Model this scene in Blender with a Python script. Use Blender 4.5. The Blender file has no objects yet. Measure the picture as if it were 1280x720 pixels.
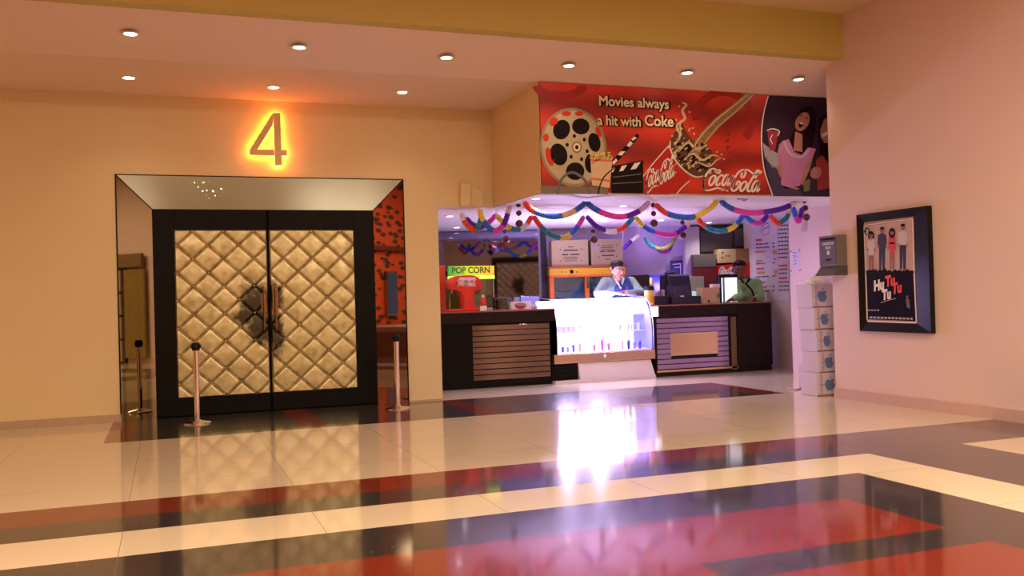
import bpy, bmesh, math, random
from mathutils import Vector, Matrix
random.seed(7)
R = math.radians
C = bpy.context.scene.collection
SC = bpy.context.scene

# ------------------------------------------------------------------ camera
EYE = Vector((0, 0, 1.44))
F, YAW, PITCH, ROLL = 1163.08, 0.355143, 0.0093439, -0.0276004
_f = Vector((math.sin(YAW)*math.cos(PITCH), math.cos(YAW)*math.cos(PITCH), math.sin(PITCH)))
_r = Vector((math.cos(YAW), -math.sin(YAW), 0)); _u = _r.cross(_f)
RT = _r*math.cos(ROLL) + _u*math.sin(ROLL)
UP = _u*math.cos(ROLL) - _r*math.sin(ROLL)
cam = bpy.data.cameras.new('camera'); camo = bpy.data.objects.new('camera', cam); C.objects.link(camo)
cam.sensor_width = 36; cam.lens = F*36/1280; cam.clip_end = 200
m = Matrix((RT, UP, -_f)).transposed().to_4x4(); m.translation = EYE
camo.matrix_world = m
SC.camera = camo

def at(px, py, ax, val):
    d = _f + RT*((px-640)/F) + UP*((360-py)/F)
    t = (val-EYE[ax])/d[ax]
    return EYE + d*t

# ------------------------------------------------------------------ world, exposure
SC.view_settings.view_transform = 'Standard'; SC.view_settings.look = 'None'
SC.view_settings.exposure = 0.0; SC.view_settings.gamma = 1.0
SC.view_settings.use_curve_mapping = False
w = bpy.data.worlds.new('world'); SC.world = w; w.use_nodes = True
w.node_tree.nodes['Background'].inputs[0].default_value = (1, .75, .5, 1)
w.node_tree.nodes['Background'].inputs[1].default_value = 0.02

def area(name, loc, size, power, color, rot=(0, 0, 0), size_y=None, spread=None):
    l = bpy.data.lights.new(name, 'AREA'); l.energy = power; l.color = color
    l.shape = 'RECTANGLE'; l.size = size; l.size_y = size_y or size
    if spread: l.spread = spread
    o = bpy.data.objects.new(name, l); C.objects.link(o); o.location = loc; o.rotation_euler = rot
    return o
def point(name, loc, power, color, r=.05):
    l = bpy.data.lights.new(name, 'POINT'); l.energy = power; l.color = color; l.shadow_soft_size = r
    o = bpy.data.objects.new(name, l); C.objects.link(o); o.location = loc
    return o
WARM = (1.0, .80, .56)
K = 1.3
# lobby ceiling luminaires, behind and over the camera
area('lobby_light', (-1.5, 3.0, 4.85), 2.2, 260*K, WARM)
area('lobby_light', (4.5, 3.0, 4.85), 2.2, 300*K, WARM)
area('lobby_light', (0.5, -3.5, 4.85), 2.2, 260*K, WARM)
area('lobby_light', (5.5, -3.5, 4.85), 2.2, 200*K, WARM)
# concession light: cool tubes under the soffit

# ------------------------------------------------------------------ materials
MATS = {}
def mat(name, col, rough=.5, metal=0.0, emit=0.0, ecol=None, var=.06, scale=6.0, bump=0.0, bscale=60.0,
        coat=0.0, trans=0.0, ior=1.45, alpha=1.0):
    if name in MATS: return MATS[name]
    m = bpy.data.materials.new(name); m.use_nodes = True
    nt = m.node_tree; b = nt.nodes['Principled BSDF']
    tc = nt.nodes.new('ShaderNodeTexCoord')
    n = nt.nodes.new('ShaderNodeTexNoise'); n.inputs['Scale'].default_value = scale; n.inputs['Detail'].default_value = 4
    nt.links.new(tc.outputs['Object'], n.inputs['Vector'])
    mr = nt.nodes.new('ShaderNodeMapRange'); mr.inputs[3].default_value = 1-var; mr.inputs[4].default_value = 1+var
    nt.links.new(n.outputs['Fac'], mr.inputs[0])
    vm = nt.nodes.new('ShaderNodeVectorMath'); vm.operation = 'SCALE'; vm.inputs[0].default_value = col[:3]
    nt.links.new(mr.outputs[0], vm.inputs['Scale'])
    nt.links.new(vm.outputs[0], b.inputs['Base Color'])
    b.inputs['Roughness'].default_value = rough; b.inputs['Metallic'].default_value = metal
    if max(col[:3]) < .03: b.inputs['Specular IOR Level'].default_value = .12
    b.inputs['Coat Weight'].default_value = coat; b.inputs['Coat Roughness'].default_value = .03
    b.inputs['Transmission Weight'].default_value = trans; b.inputs['IOR'].default_value = ior
    b.inputs['Alpha'].default_value = alpha
    if emit:
        b.inputs['Emission Color'].default_value = (*(ecol or col)[:3], 1); b.inputs['Emission Strength'].default_value = emit
    if bump:
        bn = nt.nodes.new('ShaderNodeTexNoise'); bn.inputs['Scale'].default_value = bscale
        nt.links.new(tc.outputs['Object'], bn.inputs['Vector'])
        bp = nt.nodes.new('ShaderNodeBump'); bp.inputs['Strength'].default_value = bump; bp.inputs['Distance'].default_value = .01
        nt.links.new(bn.outputs['Fac'], bp.inputs['Height']); nt.links.new(bp.outputs[0], b.inputs['Normal'])
    MATS[name] = m
    return m

def floor_mat(name, col, sparkle=0.0, joint=(.25, .2, .15), jx=0.0, jy=0.0, var=.12, haze=.10, spec=.5):
    m = bpy.data.materials.new(name); m.use_nodes = True; nt = m.node_tree; N = nt.nodes; L = nt.links
    b = N['Principled BSDF']; out = N['Material Output']
    tc = N.new('ShaderNodeTexCoord'); sep = N.new('ShaderNodeSeparateXYZ'); L.new(tc.outputs['Object'], sep.inputs[0])
    n = N.new('ShaderNodeTexNoise'); n.inputs['Scale'].default_value = 3.0; n.inputs['Detail'].default_value = 8; n.inputs['Roughness'].default_value = .7
    L.new(tc.outputs['Object'], n.inputs['Vector'])
    mr = N.new('ShaderNodeMapRange'); mr.inputs[3].default_value = 1-var; mr.inputs[4].default_value = 1+var
    L.new(n.outputs['Fac'], mr.inputs[0])
    vm = N.new('ShaderNodeVectorMath'); vm.operation = 'SCALE'; vm.inputs[0].default_value = col
    L.new(mr.outputs[0], vm.inputs['Scale'])
    # tile joints
    fs = []
    for k, off in ((0, jx), (1, jy)):
        a = N.new('ShaderNodeMath'); a.operation = 'ADD'; a.inputs[1].default_value = 60+off; L.new(sep.outputs[k], a.inputs[0])
        d = N.new('ShaderNodeMath'); d.operation = 'PINGPONG'; d.inputs[1].default_value = .6; L.new(a.outputs[0], d.inputs[0])
        c = N.new('ShaderNodeMath'); c.operation = 'LESS_THAN'; c.inputs[1].default_value = .0022; L.new(d.outputs[0], c.inputs[0])
        fs.append(c)
    mx = N.new('ShaderNodeMath'); mx.operation = 'MAXIMUM'; L.new(fs[0].outputs[0], mx.inputs[0]); L.new(fs[1].outputs[0], mx.inputs[1])
    mix = N.new('ShaderNodeMix'); mix.data_type = 'RGBA'; L.new(mx.outputs[0], mix.inputs[0]); L.new(vm.outputs[0], mix.inputs[6]); mix.inputs[7].default_value = (*joint, 1)
    last = mix.outputs[2]
    if sparkle:
        v = N.new('ShaderNodeTexVoronoi'); v.inputs['Scale'].default_value = 14; L.new(tc.outputs['Object'], v.inputs['Vector'])
        lt = N.new('ShaderNodeMath'); lt.operation = 'LESS_THAN'; lt.inputs[1].default_value = .055; L.new(v.outputs['Distance'], lt.inputs[0])
        sx = N.new('ShaderNodeSeparateColor'); L.new(v.outputs['Color'], sx.inputs[0])
        g = N.new('ShaderNodeMath'); g.operation = 'GREATER_THAN'; g.inputs[1].default_value = .72; L.new(sx.outputs[0], g.inputs[0])
        mu = N.new('ShaderNodeMath'); mu.operation = 'MULTIPLY'; L.new(lt.outputs[0], mu.inputs[0]); L.new(g.outputs[0], mu.inputs[1])
        mu2 = N.new('ShaderNodeMath'); mu2.operation = 'MULTIPLY'; mu2.inputs[1].default_value = sparkle; L.new(mu.outputs[0], mu2.inputs[0])
        mix2 = N.new('ShaderNodeMix'); mix2.data_type = 'RGBA'; L.new(mu2.outputs[0], mix2.inputs[0]); L.new(last, mix2.inputs[6]); mix2.inputs[7].default_value = (.9, .9, .95, 1)
        last = mix2.outputs[2]
    L.new(last, b.inputs['Base Color'])
    b.inputs['Roughness'].default_value = .08
    b.inputs['Specular IOR Level'].default_value = spec; b.inputs['IOR'].default_value = 1.5
    # very slight waviness of the polished slabs
    wn = N.new('ShaderNodeTexNoise'); wn.inputs['Scale'].default_value = 1.6; wn.inputs['Detail'].default_value = 1
    L.new(tc.outputs['Object'], wn.inputs['Vector'])
    bp = N.new('ShaderNodeBump'); bp.inputs['Strength'].default_value = .03; bp.inputs['Distance'].default_value = .02
    L.new(wn.outputs['Fac'], bp.inputs['Height']); L.new(bp.outputs[0], b.inputs['Normal'])
    # a hazy second lobe, polish wear
    g2 = N.new('ShaderNodeBsdfGlossy'); g2.inputs['Roughness'].default_value = .24; g2.inputs['Color'].default_value = (1, 1, 1, 1)
    fr = N.new('ShaderNodeFresnel'); fr.inputs['IOR'].default_value = 1.5
    fm = N.new('ShaderNodeMath'); fm.operation = 'MULTIPLY'; fm.inputs[1].default_value = haze; L.new(fr.outputs[0], fm.inputs[0])
    ms = N.new('ShaderNodeMixShader'); L.new(fm.outputs[0], ms.inputs[0]); L.new(b.outputs[0], ms.inputs[1]); L.new(g2.outputs[0], ms.inputs[2])
    L.new(ms.outputs[0], out.inputs[0])
    return m

# ------------------------------------------------------------------ mesh building
class MB:
    def __init__(s): s.v = []; s.f = []; s.m = []
    def add(s, vs, fs, mi=0):
        n = len(s.v); s.v += [Vector(v) for v in vs]; s.f += [tuple(i+n for i in f) for f in fs]; s.m += [mi]*len(fs); return s
    def box(s, x0, x1, y0, y1, z0, z1, mi=0):
        return s.add([(x0,y0,z0),(x1,y0,z0),(x1,y1,z0),(x0,y1,z0),(x0,y0,z1),(x1,y0,z1),(x1,y1,z1),(x0,y1,z1)],
                     [(3,2,1,0),(4,5,6,7),(0,1,5,4),(1,2,6,5),(2,3,7,6),(3,0,4,7)], mi)
    def hexa(s, p, mi=0):   # 8 points: bottom 4 then top 4
        return s.add(p, [(3,2,1,0),(4,5,6,7),(0,1,5,4),(1,2,6,5),(2,3,7,6),(3,0,4,7)], mi)
    def quad(s, *p, mi=0): return s.add(p, [tuple(range(len(p)))], mi)
    def prism(s, pts, off, mi=0):   # polygon points (3D), extruded by off
        n = len(pts); off = Vector(off); a = [Vector(p) for p in pts]; b = [p+off for p in a]
        fs = [tuple(range(n)), tuple(range(2*n-1, n-1, -1))] + [(i, n+i, n+(i+1) % n, (i+1) % n) for i in range(n)]
        return s.add(a+b, fs, mi)
    def tube(s, pts, rs, n=10, mi=0, cap=True):
        pts = [Vector(p) for p in pts]
        if not hasattr(rs, '__len__'): rs = [rs]*len(pts)
        rings = []; prev = None
        for i, p in enumerate(pts):
            d = (pts[min(i+1, len(pts)-1)]-pts[max(i-1, 0)])
            d = d.normalized() if d.length > 1e-9 else Vector((0, 0, 1))
            if prev is None: a = d.orthogonal().normalized()
            else:
                a = prev - d*prev.dot(d); a = a.normalized() if a.length > 1e-6 else d.orthogonal().normalized()
            prev = a; b = d.cross(a)
            rings.append([p + (a*math.cos(2*math.pi*k/n)+b*math.sin(2*math.pi*k/n))*rs[i] for k in range(n)])
        vs = [q for r in rings for q in r]; fs = []
        for i in range(len(pts)-1):
            for k in range(n):
                fs.append((i*n+k, i*n+(k+1) % n, (i+1)*n+(k+1) % n, (i+1)*n+k))
        if cap: fs += [tuple(range(n-1, -1, -1)), tuple(range((len(pts)-1)*n, len(pts)*n))]
        return s.add(vs, fs, mi)
    def lathe(s, prof, c=(0, 0, 0), n=24, mi=0, axis='z'):
        c = Vector(c); vs = []; fs = []
        for r, h in prof:
            for k in range(n):
                a = 2*math.pi*k/n; p = Vector((r*math.cos(a), r*math.sin(a), h))
                if axis == 'y': p = Vector((p.x, -p.z, p.y))
                if axis == 'x': p = Vector((p.z, p.x, p.y))
                vs.append(c+p)
        for i in range(len(prof)-1):
            for k in range(n):
                fs.append((i*n+k, i*n+(k+1) % n, (i+1)*n+(k+1) % n, (i+1)*n+k))
        fs += [tuple(range(n-1, -1, -1)), tuple(range((len(prof)-1)*n, len(prof)*n))]
        return s.add(vs, fs, mi)
    def ball(s, c, r, n=12, mi=0, sc=(1, 1, 1)):
        m_ = n//2; prof = [(max(1e-4, r*math.sin(math.pi*i/m_)), -r*math.cos(math.pi*i/m_)) for i in range(m_+1)]
        k = len(s.v); s.lathe(prof, (0, 0, 0), n, mi)
        for i in range(k, len(s.v)):
            v = s.v[i]; s.v[i] = Vector((v.x*sc[0], v.y*sc[1], v.z*sc[2]))+Vector(c)
        return s
    def build(s, name, mats, parent=None, smooth=False, bevel=0, fix=True):
        me = bpy.data.meshes.new(name)
        off = parent_loc(parent)
        me.from_pydata([v-off for v in s.v], [], s.f)
        if not isinstance(mats, (list, tuple)): mats = [mats]
        for m_ in mats: me.materials.append(m_)
        for p, i in zip(me.polygons, s.m): p.material_index = i
        if fix:
            b = bmesh.new(); b.from_mesh(me); bmesh.ops.recalc_face_normals(b, faces=b.faces); b.to_mesh(me); b.free()
        if smooth:
            for p in me.polygons: p.use_smooth = True
            try: me.set_sharp_from_angle(angle=R(40))
            except Exception: pass
        o = bpy.data.objects.new(name, me); C.objects.link(o)
        if parent: o.parent = parent
        if bevel:
            bm_ = o.modifiers.new('bevel', 'BEVEL'); bm_.width = bevel; bm_.segments = 2; bm_.limit_method = 'ANGLE'
        return o
def parent_loc(p):
    v = Vector((0, 0, 0))
    while p: v = v + p.location; p = p.parent
    return v
def tag(o, label, cat, group=None, kind=None):
    o['label'] = label; o['category'] = cat
    if group: o['group'] = group
    if kind: o['kind'] = kind
    return o
def thing(name, label, cat, loc=(0, 0, 0), group=None, kind=None):
    o = bpy.data.objects.new(name, None); C.objects.link(o); o.location = loc; o.empty_display_size = .1
    return tag(o, label, cat, group, kind)
def struct(o): o['kind'] = 'structure'; return o
def dup(root, loc, label=None, group=None):
    r = root.copy(); C.objects.link(r); r.location = loc
    if label: r['label'] = label
    if group: r['group'] = group
    for ch in list(root.children):
        c = ch.copy(); C.objects.link(c); c.parent = r
        for g in list(ch.children):
            d = g.copy(); C.objects.link(d); d.parent = c
    return r

def text(name, s, parent, origin, xdir, up, height, m, bold=0.0, align='LEFT', width=None, shear=0.0, ext=.0015):
    cu = bpy.data.curves.new(name, 'FONT'); cu.body = s; cu.size = 1; cu.offset = bold; cu.align_x = align; cu.shear = shear
    cu.extrude = ext/height
    t = bpy.data.objects.new(name, cu); C.objects.link(t)
    bpy.context.view_layer.update()
    me = bpy.data.meshes.new_from_object(t.evaluated_get(bpy.context.evaluated_depsgraph_get()))
    bpy.data.objects.remove(t)
    xs = [v.co.x for v in me.vertices]; wd = max(xs)-min(xs)
    x_ = Vector(xdir).normalized(); u_ = Vector(up).normalized(); n_ = x_.cross(u_)
    sx = (width/wd) if width else height*1.0
    off = parent_loc(parent); o0 = Vector(origin)
    x0 = min(xs) if width else 0
    for v in me.vertices:
        c = v.co.copy(); v.co = o0 + x_*((c.x-x0)*sx) + u_*(c.y*height/.72) + n_*(c.z*height) - off
    me.materials.clear(); me.materials.append(m)
    o = bpy.data.objects.new(name, me); C.objects.link(o); o.parent = parent
    return o

def smooth_pts(pts, k=6):
    out = []; n = len(pts)
    for i in range(n-1):
        p0 = pts[max(i-1, 0)]; p1 = pts[i]; p2 = pts[i+1]; p3 = pts[min(i+2, n-1)]
        for j in range(k):
            t = j/k
            out.append(tuple(.5*((2*b)+(c-a)*t+(2*a-5*b+4*c-d)*t*t+(-a+3*b-3*c+d)*t**3) for a, b, c, d in zip(p0, p1, p2, p3)))
    out.append(tuple(pts[-1])); return out
def ribbon(pts, wmax, wmin=None, k=6, taper=True):
    """flat stroke as a list of 2D quads"""
    q = smooth_pts(pts, k); n = len(q); L = []; Rr = []
    for i, p in enumerate(q):
        a = q[max(i-1, 0)]; b = q[min(i+1, n-1)]
        dx, dy = b[0]-a[0], b[1]-a[1]; l = math.hypot(dx, dy) or 1
        # pen: thick on down strokes
        w_ = wmax*(.45+.55*abs(dy)/l) if wmin is None else wmin+(wmax-wmin)*math.sin(math.pi*i/(n-1))
        if taper and wmin is None: w_ *= min(1, .35+min(i, n-1-i)/3)
        nx, ny = -dy/l*w_/2, dx/l*w_/2
        L.append((p[0]+nx, p[1]+ny)); Rr.append((p[0]-nx, p[1]-ny))
    return [[L[i], L[i+1], Rr[i+1], Rr[i]] for i in range(n-1)]
def ell(cx, cy, rx, ry, n=28, a0=0, rot=0, a1=360):
    o = []
    for i in range(n + (0 if a1-a0 == 360 else 1)):
        t = R(a0+(a1-a0)*i/n); x, y = rx*math.cos(t), ry*math.sin(t)
        o.append((cx+x*math.cos(rot)-y*math.sin(rot), cy+x*math.sin(rot)+y*math.cos(rot)))
    return o

class Plane:
    """a flat print: points given in photo coordinates are laid on the plane axis=val"""
    def __init__(s, ax, val, sign): s.ax, s.val, s.sign = ax, val, sign
    def p(s, x, y, layer=0): return at(x, y, s.ax, s.val + s.sign*.0012*layer)
    def art(s, parent, name, layer, polys, m):
        b = MB()
        for po in polys: b.add([s.p(x, y, layer) for x, y in po], [tuple(range(len(po)))])
        return b.build(name, m, parent, fix=False)

# script lettering, drawn by hand as pen strokes (x 0..10, y 0..3 up)
def script_strokes():
    raw = [[(310,330),(318,285),(285,268),(225,295),(165,375),(130,460),(118,540),(140,600),(190,628),(260,612),(350,588),(420,600),(530,636)],
           [(150,400),(122,500),(128,580),(160,615)], [(380,600),(440,618),(500,622)],
           [(345,345),(335,310),(360,290),(393,300),(380,338),(345,345)],
           [(300,375),(240,420),(215,500),(235,545),(285,500),(320,410),(300,375)],
           [(445,400),(425,370),(365,420),(330,510),(352,545),(405,500)],
           [(545,375),(500,368),(452,430),(430,510),(452,545),(500,480),(550,372)], [(550,372),(522,480),(518,543),(565,495)],
           [(592,385),(618,385)],
           [(805,300),(760,285),(680,350),(610,465),(580,570),(605,632),(660,610),(705,545),(722,495),(690,475),(650,545)],
           [(640,420),(600,510),(590,590)],
           [(790,285),(812,330),(785,400),(755,415),(740,385),(765,330)],
           [(790,283),(850,288),(910,330),(960,362),(1030,348),(1080,303)],
           [(800,470),(750,520),(725,590),(745,637),(795,590),(830,510),(800,470)],
           [(960,430),(1010,350),(1030,300),(1000,300),(930,410),(865,530),(842,612),(868,640),(912,600)],
           [(1032,475),(985,467),(935,530),(915,610),(937,640),(985,580),(1037,470)], [(1037,470),(1008,580),(1002,640),(1050,590)]]
    return [[((x-110)/97, (645-y)/125) for x, y in st] for st in raw]
def script_polys(o, xv, yv, wd=.30):
    out = []
    for st in script_strokes():
        for q in ribbon(st, wd):
            out.append([(o[0]+xv[0]*x/10+yv[0]*y/3, o[1]+xv[1]*x/10+yv[1]*y/3) for x, y in q])
    return out

# ================================================================== materials used
wallm = mat('cream_plaster', (.78, .62, .36), .75, var=.03, scale=1.2, bump=.06, bscale=30)
wallpink = mat('pink_cream_plaster', (.76, .58, .52), .55, var=.03, scale=1.2, bump=.05, bscale=30)
ceilm = mat('ceiling_paint', (.88, .70, .60), .7, var=.02, scale=1)
beamm = mat('yellow_beam_paint', (.60, .50, .16), .7, var=.06, scale=2, bump=.1, bscale=20)
skirtm = mat('skirting_stone', (.50, .36, .24), .35, var=.1)
soffm = mat('soffit_paint', (.85, .78, .82), .6, var=.02)
black = mat('black_laminate', (.006, .005, .005), .35, var=.2, scale=3)
blackw = mat('dark_wood', (.022, .013, .012), .3, var=.3, scale=8)
mirr = mat('mirror', (.33, .28, .19), .02, 1, var=.02)
steel = mat('brushed_steel', (.40, .41, .36), .16, 1, var=.12, scale=2)
chrome = mat('chrome', (.85, .80, .78), .06, 1, var=.02)
brass = mat('brass', (.75, .52, .25), .2, 1, var=.08)
white = mat('white_plastic', (.85, .85, .85), .4, var=.02)
red = mat('red_plastic', (.75, .03, .02), .25, var=.03)
glass = mat('clear_glass', (1, 1, 1), .0, trans=1, ior=1.03, var=0)
dark = mat('dark_void', (.006, .005, .006), .6)
lampm = mat('lamp_glow', (1, 1, 1), .5, emit=14, ecol=(1, .9, .85))
lampw = mat('lamp_glow_concession', (1, 1, 1), .5, emit=10, ecol=(1, .85, .95))
cardm = mat('kraft_cardboard', (.46, .34, .19), .8, var=.05, scale=3)
cream = mat('print_cream', (.80, .68, .45), .5, var=.03)
pblack = mat('print_black', (.012, .008, .010), .4, var=.1)
pwhite = mat('print_white', (.85, .80, .78), .4, var=.02)
skin = mat('skin', (.48, .24, .15), .5, var=.05)
skind = mat('skin_deep', (.22, .09, .05), .5, var=.05)
hairm = mat('black_hair', (.015, .010, .010), .45, var=.3, bump=.5, bscale=120)

# ================================================================== floor
def floor_color(x, y):
    B_, D_, R_ = 0, 1, 2
    if 10.8 < y < 12.95 and -.67 < x < 8.0 and not (y > 12.7 and x > 3.62):
        if x < -.40 or x > 7.6: return R_
        if 1.40 < x < 1.73 or 3.56 < x < 3.86: return R_
        return D_
    if y > 7.5: return B_
    if y > 6.5:
        if y > 6.95 and x < 5.9: return R_
        return D_
    if x > 5.65: return D_ if x < 6.7 else B_
    if x > 5.0 or y > 5.86: return B_
    if x > 4.3 or y > 5.2: return D_
    if 3.98 < y < 4.30 and x > 2.6: return D_
    return R_
xs = [-4.2, -.67, -.40, 1.40, 1.73, 2.6, 3.56, 3.62, 3.86, 4.3, 5.0, 5.65, 5.9, 6.7, 7.6, 8.0, 9.9, 12.0]
ys = [-9.2, 3.98, 4.30, 5.2, 5.86, 6.5, 6.95, 7.5, 10.8, 12.7, 12.95, 18.2]
fb = MB()
for i in range(len(xs)-1):
    for j in range(len(ys)-1):
        a, b, c, d = xs[i], xs[i+1], ys[j], ys[j+1]
        fb.quad((a, c, 0), (b, c, 0), (b, d, 0), (a, d, 0), mi=floor_color((a+b)/2, (c+d)/2))
fl = fb.build('floor', [floor_mat('beige_marble_tile', (.78, .66, .48), jx=.3, jy=.2, var=.04, haze=.12, spec=.5),
                        floor_mat('dark_granite', (.026, .022, .026), sparkle=.9, joint=(.10, .08, .08), jx=.3, jy=.2, haze=.38, var=.3, spec=.5),
                        floor_mat('red_granite', (.20, .022, .009), joint=(.05, .01, .01), jx=.3, jy=.2, haze=.22, var=.12, spec=.5)])
struct(fl)

# ================================================================== walls and ceilings
ZC, ZS = 4.14, 2.75
YA, YB = 12.70, 10.87
# back wall with the door recess left open
wb = MB()
wb.box(-4.2, -.57, YA, YA+.35, 0, ZC+.3)
wb.box(3.12, 3.62, YA, YA+.35, 0, ZC+.3)
wb.box(-.57, 3.12, YA, YA+.35, 3.11, ZC+.3)
wb.box(3.62, 4.45, YA, YA+.35, ZS, ZC+.3)
struct(wb.build('wall_back', wallm))
struct(MB().box(-4.2, 3.5, YA+.35, YA+.45, 0, 3.2).build('wall_behind_door', dark))
struct(MB().box(4.45, 11.9, YB, YA+.35, ZS, ZC+.3).build('wall_bulkhead', wallm))
# concession soffit
sb = MB(); sb.box(3.5, 4.45, YA+.35, 18.2, ZS, ZS+.1); sb.box(4.45, 12, YA+.35, 18.2, ZS, ZS+.1)
sb.box(4.47, 11.9, YB+.02, YA+.35, ZS-.012, ZS); sb.box(3.62, 4.47, YA+.01, YA+.35, ZS-.012, ZS)
struct(sb.build('ceiling_concession', soffm))
struct(MB().box(3.42, 3.62, YA+.35, 18.2, 0, ZS).build('wall_concession_left', wallm))
# right wall with its return, pilaster and the recess behind it
struct(MB().box(8.2, 9.0, -9.2, 10.0, 0, 5.2).build('wall_right', wallpink))
struct(MB().box(9.0, 9.8, 9.8, 10.0, 0, 5.2).build('wall_recess', wallpink))
struct(MB().box(9.8, 10.55, 9.8, 13.0, 0, ZS).build('wall_pilaster', wallpink))
struct(MB().box(10.55, 10.7, 13.0, 15.4, 0, ZS).build('wall_menu', mat('menu_wall_paint', (.62, .52, .44), .6)))
# back wall of the concession, turned against the hall
def bw(x): return 17.4-.3*(x-5.03)
def slab(x0, x1, z0, z1, y_off, th, m, name, parent=None, tilt=0):
    b = MB(); n = Vector((.287, .958, 0))
    p = []
    for z in (z0, z1):
        t = tilt*(z-z0)
        for x, k in ((x0, 0), (x1, 0), (x1, th), (x0, th)):
            p.append(Vector((x, bw(x)+y_off-t, z))+n*k)
    b.hexa(p); return b.build(name, m, parent)
wc = struct(slab(3.5, 12.0, 0, ZS, .06, .1, mat('lilac_wall', (.62, .52, .72), .6), 'wall_concession_back'))
# low ceiling, ramping up to the beam
cb = MB()
cb.hexa([(-4.2, YB, ZC), (8.25, YB, ZC), (8.25, YA+.1, ZC), (-4.2, YA+.1, ZC), (-4.2, YB, ZC+.4), (8.25, YB, ZC+.4), (8.25, YA+.1, ZC+.4), (-4.2, YA+.1, ZC+.4)])
cb.hexa([(-4.2, 9.85, 4.385), (9.9, 9.85, 4.385), (9.9, YB, ZC), (-4.2, YB, ZC), (-4.2, 9.85, 4.6), (9.9, 9.85, 4.6), (9.9, YB, 4.5), (-4.2, YB, 4.5)])
struct(cb.build('ceiling_low', ceilm))
bt = MB(); bt.box(-4.2, 8.2, 9.66, 9.90, 4.385, 5.05)
struct(bt.build('trim_1', beamm))
struct(MB().box(-4.2, 8.2, -9.2, 9.70, 4.95, 5.1).build('ceiling', mat('upper_ceiling_paint', (.70, .52, .30), .7)))
struct(MB().box(-4.4, -4.2, -9.2, 13.1, 0, 5.2).build('wall_left', wallm))
struct(MB().box(-4.4, 8.4, -9.4, -9.2, 0, 5.2).build('wall_front', wallm))
# skirting
struct(MB().box(-4.2, -.57, YA-.02, YA, 0, .10).build('baseboard_back', skirtm))
struct(MB().box(3.14, 3.62, YA-.012, YA, 0, .03).build('baseboard_pillar', skirtm))
struct(MB().box(8.17, 8.2, -9.0, 10.0, 0, .13).build('baseboard_right', mat('pink_skirting', (.62, .42, .36), .35)))

# ================================================================== double door
tuftm = None
def tuft_material():
    m = bpy.data.materials.new('quilted_pewter_leather'); m.use_nodes = True; nt = m.node_tree; N = nt.nodes; L = nt.links
    b = N['Principled BSDF']; tc = N.new('ShaderNodeTexCoord')
    n = N.new('ShaderNodeTexNoise'); n.inputs['Scale'].default_value = 9; n.inputs['Detail'].default_value = 6
    L.new(tc.outputs['Object'], n.inputs['Vector'])
    r = N.new('ShaderNodeValToRGB'); r.color_ramp.elements[0].position = .3; r.color_ramp.elements[0].color = (.46, .37, .17, 1)
    r.color_ramp.elements[1].position = .7; r.color_ramp.elements[1].color = (.76, .66, .38, 1)
    L.new(n.outputs['Fac'], r.inputs[0])
    # grime rubbed in around the handles, where hands push
    def blob(cx, cz, rx, rz):
        sp = N.new('ShaderNodeMapping'); sp.inputs['Location'].default_value = (-cx/rx, 0, -cz/rz); sp.inputs['Scale'].default_value = (1/rx, 0, 1/rz)
        L.new(tc.outputs['Object'], sp.inputs[0])
        ln = N.new('ShaderNodeVectorMath'); ln.operation = 'LENGTH'; L.new(sp.outputs[0], ln.inputs[0])
        return ln.outputs['Value']
    n2 = N.new('ShaderNodeTexNoise'); n2.inputs['Scale'].default_value = 14; n2.inputs['Detail'].default_value = 5
    L.new(tc.outputs['Object'], n2.inputs['Vector'])
    outs = []
    for bl in ((-.17, 1.40, .26, .38), (-.12, 1.12, .22, .26), (.08, 1.08, .11, .38), (-.32, 1.28, .16, .14), (.07, 1.52, .14, .26)):
        v = blob(*bl)
        a = N.new('ShaderNodeMath'); a.operation = 'MULTIPLY_ADD'; a.inputs[1].default_value = 1.3; L.new(n2.outputs['Fac'], a.inputs[0]); L.new(v, a.inputs[2])
        mr = N.new('ShaderNodeMapRange'); mr.inputs[1].default_value = 1.2; mr.inputs[2].default_value = 1.75; mr.inputs[3].default_value = 1; mr.inputs[4].default_value = 0
        L.new(a.outputs[0], mr.inputs[0]); outs.append(mr.outputs[0])
    cur = outs[0]
    for o_ in outs[1:]:
        mx = N.new('ShaderNodeMath'); mx.operation = 'MAXIMUM'; L.new(cur, mx.inputs[0]); L.new(o_, mx.inputs[1]); cur = mx.outputs[0]
    k = N.new('ShaderNodeMath'); k.operation = 'MULTIPLY'; k.inputs[1].default_value = .93; L.new(cur, k.inputs[0])
    mix = N.new('ShaderNodeMix'); mix.data_type = 'RGBA'; L.new(k.outputs[0], mix.inputs[0]); L.new(r.outputs[0], mix.inputs[6]); mix.inputs[7].default_value = (.03, .018, .012, 1)
    L.new(mix.outputs[2], b.inputs['Base Color'])
    b.inputs['Metallic'].default_value = .6; b.inputs['Roughness'].default_value = .34
    bp = N.new('ShaderNodeBump'); bp.inputs['Strength'].default_value = .12; bp.inputs['Distance'].default_value = .004
    n3 = N.new('ShaderNodeTexNoise'); n3.inputs['Scale'].default_value = 22; n3.inputs['Detail'].default_value = 3
    L.new(tc.outputs['Object'], n3.inputs['Vector']); L.new(n3.outputs['Fac'], bp.inputs['Height']); L.new(bp.outputs[0], b.inputs['Normal'])
    return m
tuftm = tuft_material()
XS = 1.287                 # meeting line of the leaves
DW, DH = .3865, .3615        # diamond of the quilting
def tuft_h(x, z):
    u = x/DW + z/DH; v = x/DW - z/DH
    fu = abs(u-round(u)); fv = abs(v-round(v))       # 0 on a seam, .5 in a pillow
    d = min(fu, fv)*2; pit = math.hypot(fu, fv)*2
    return .84*(1-math.exp(-17*d)) + .16*(min(1, fu*2)*min(1, fv*2))**.5 - .35*math.exp(-(pit/.16)**2)
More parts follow.
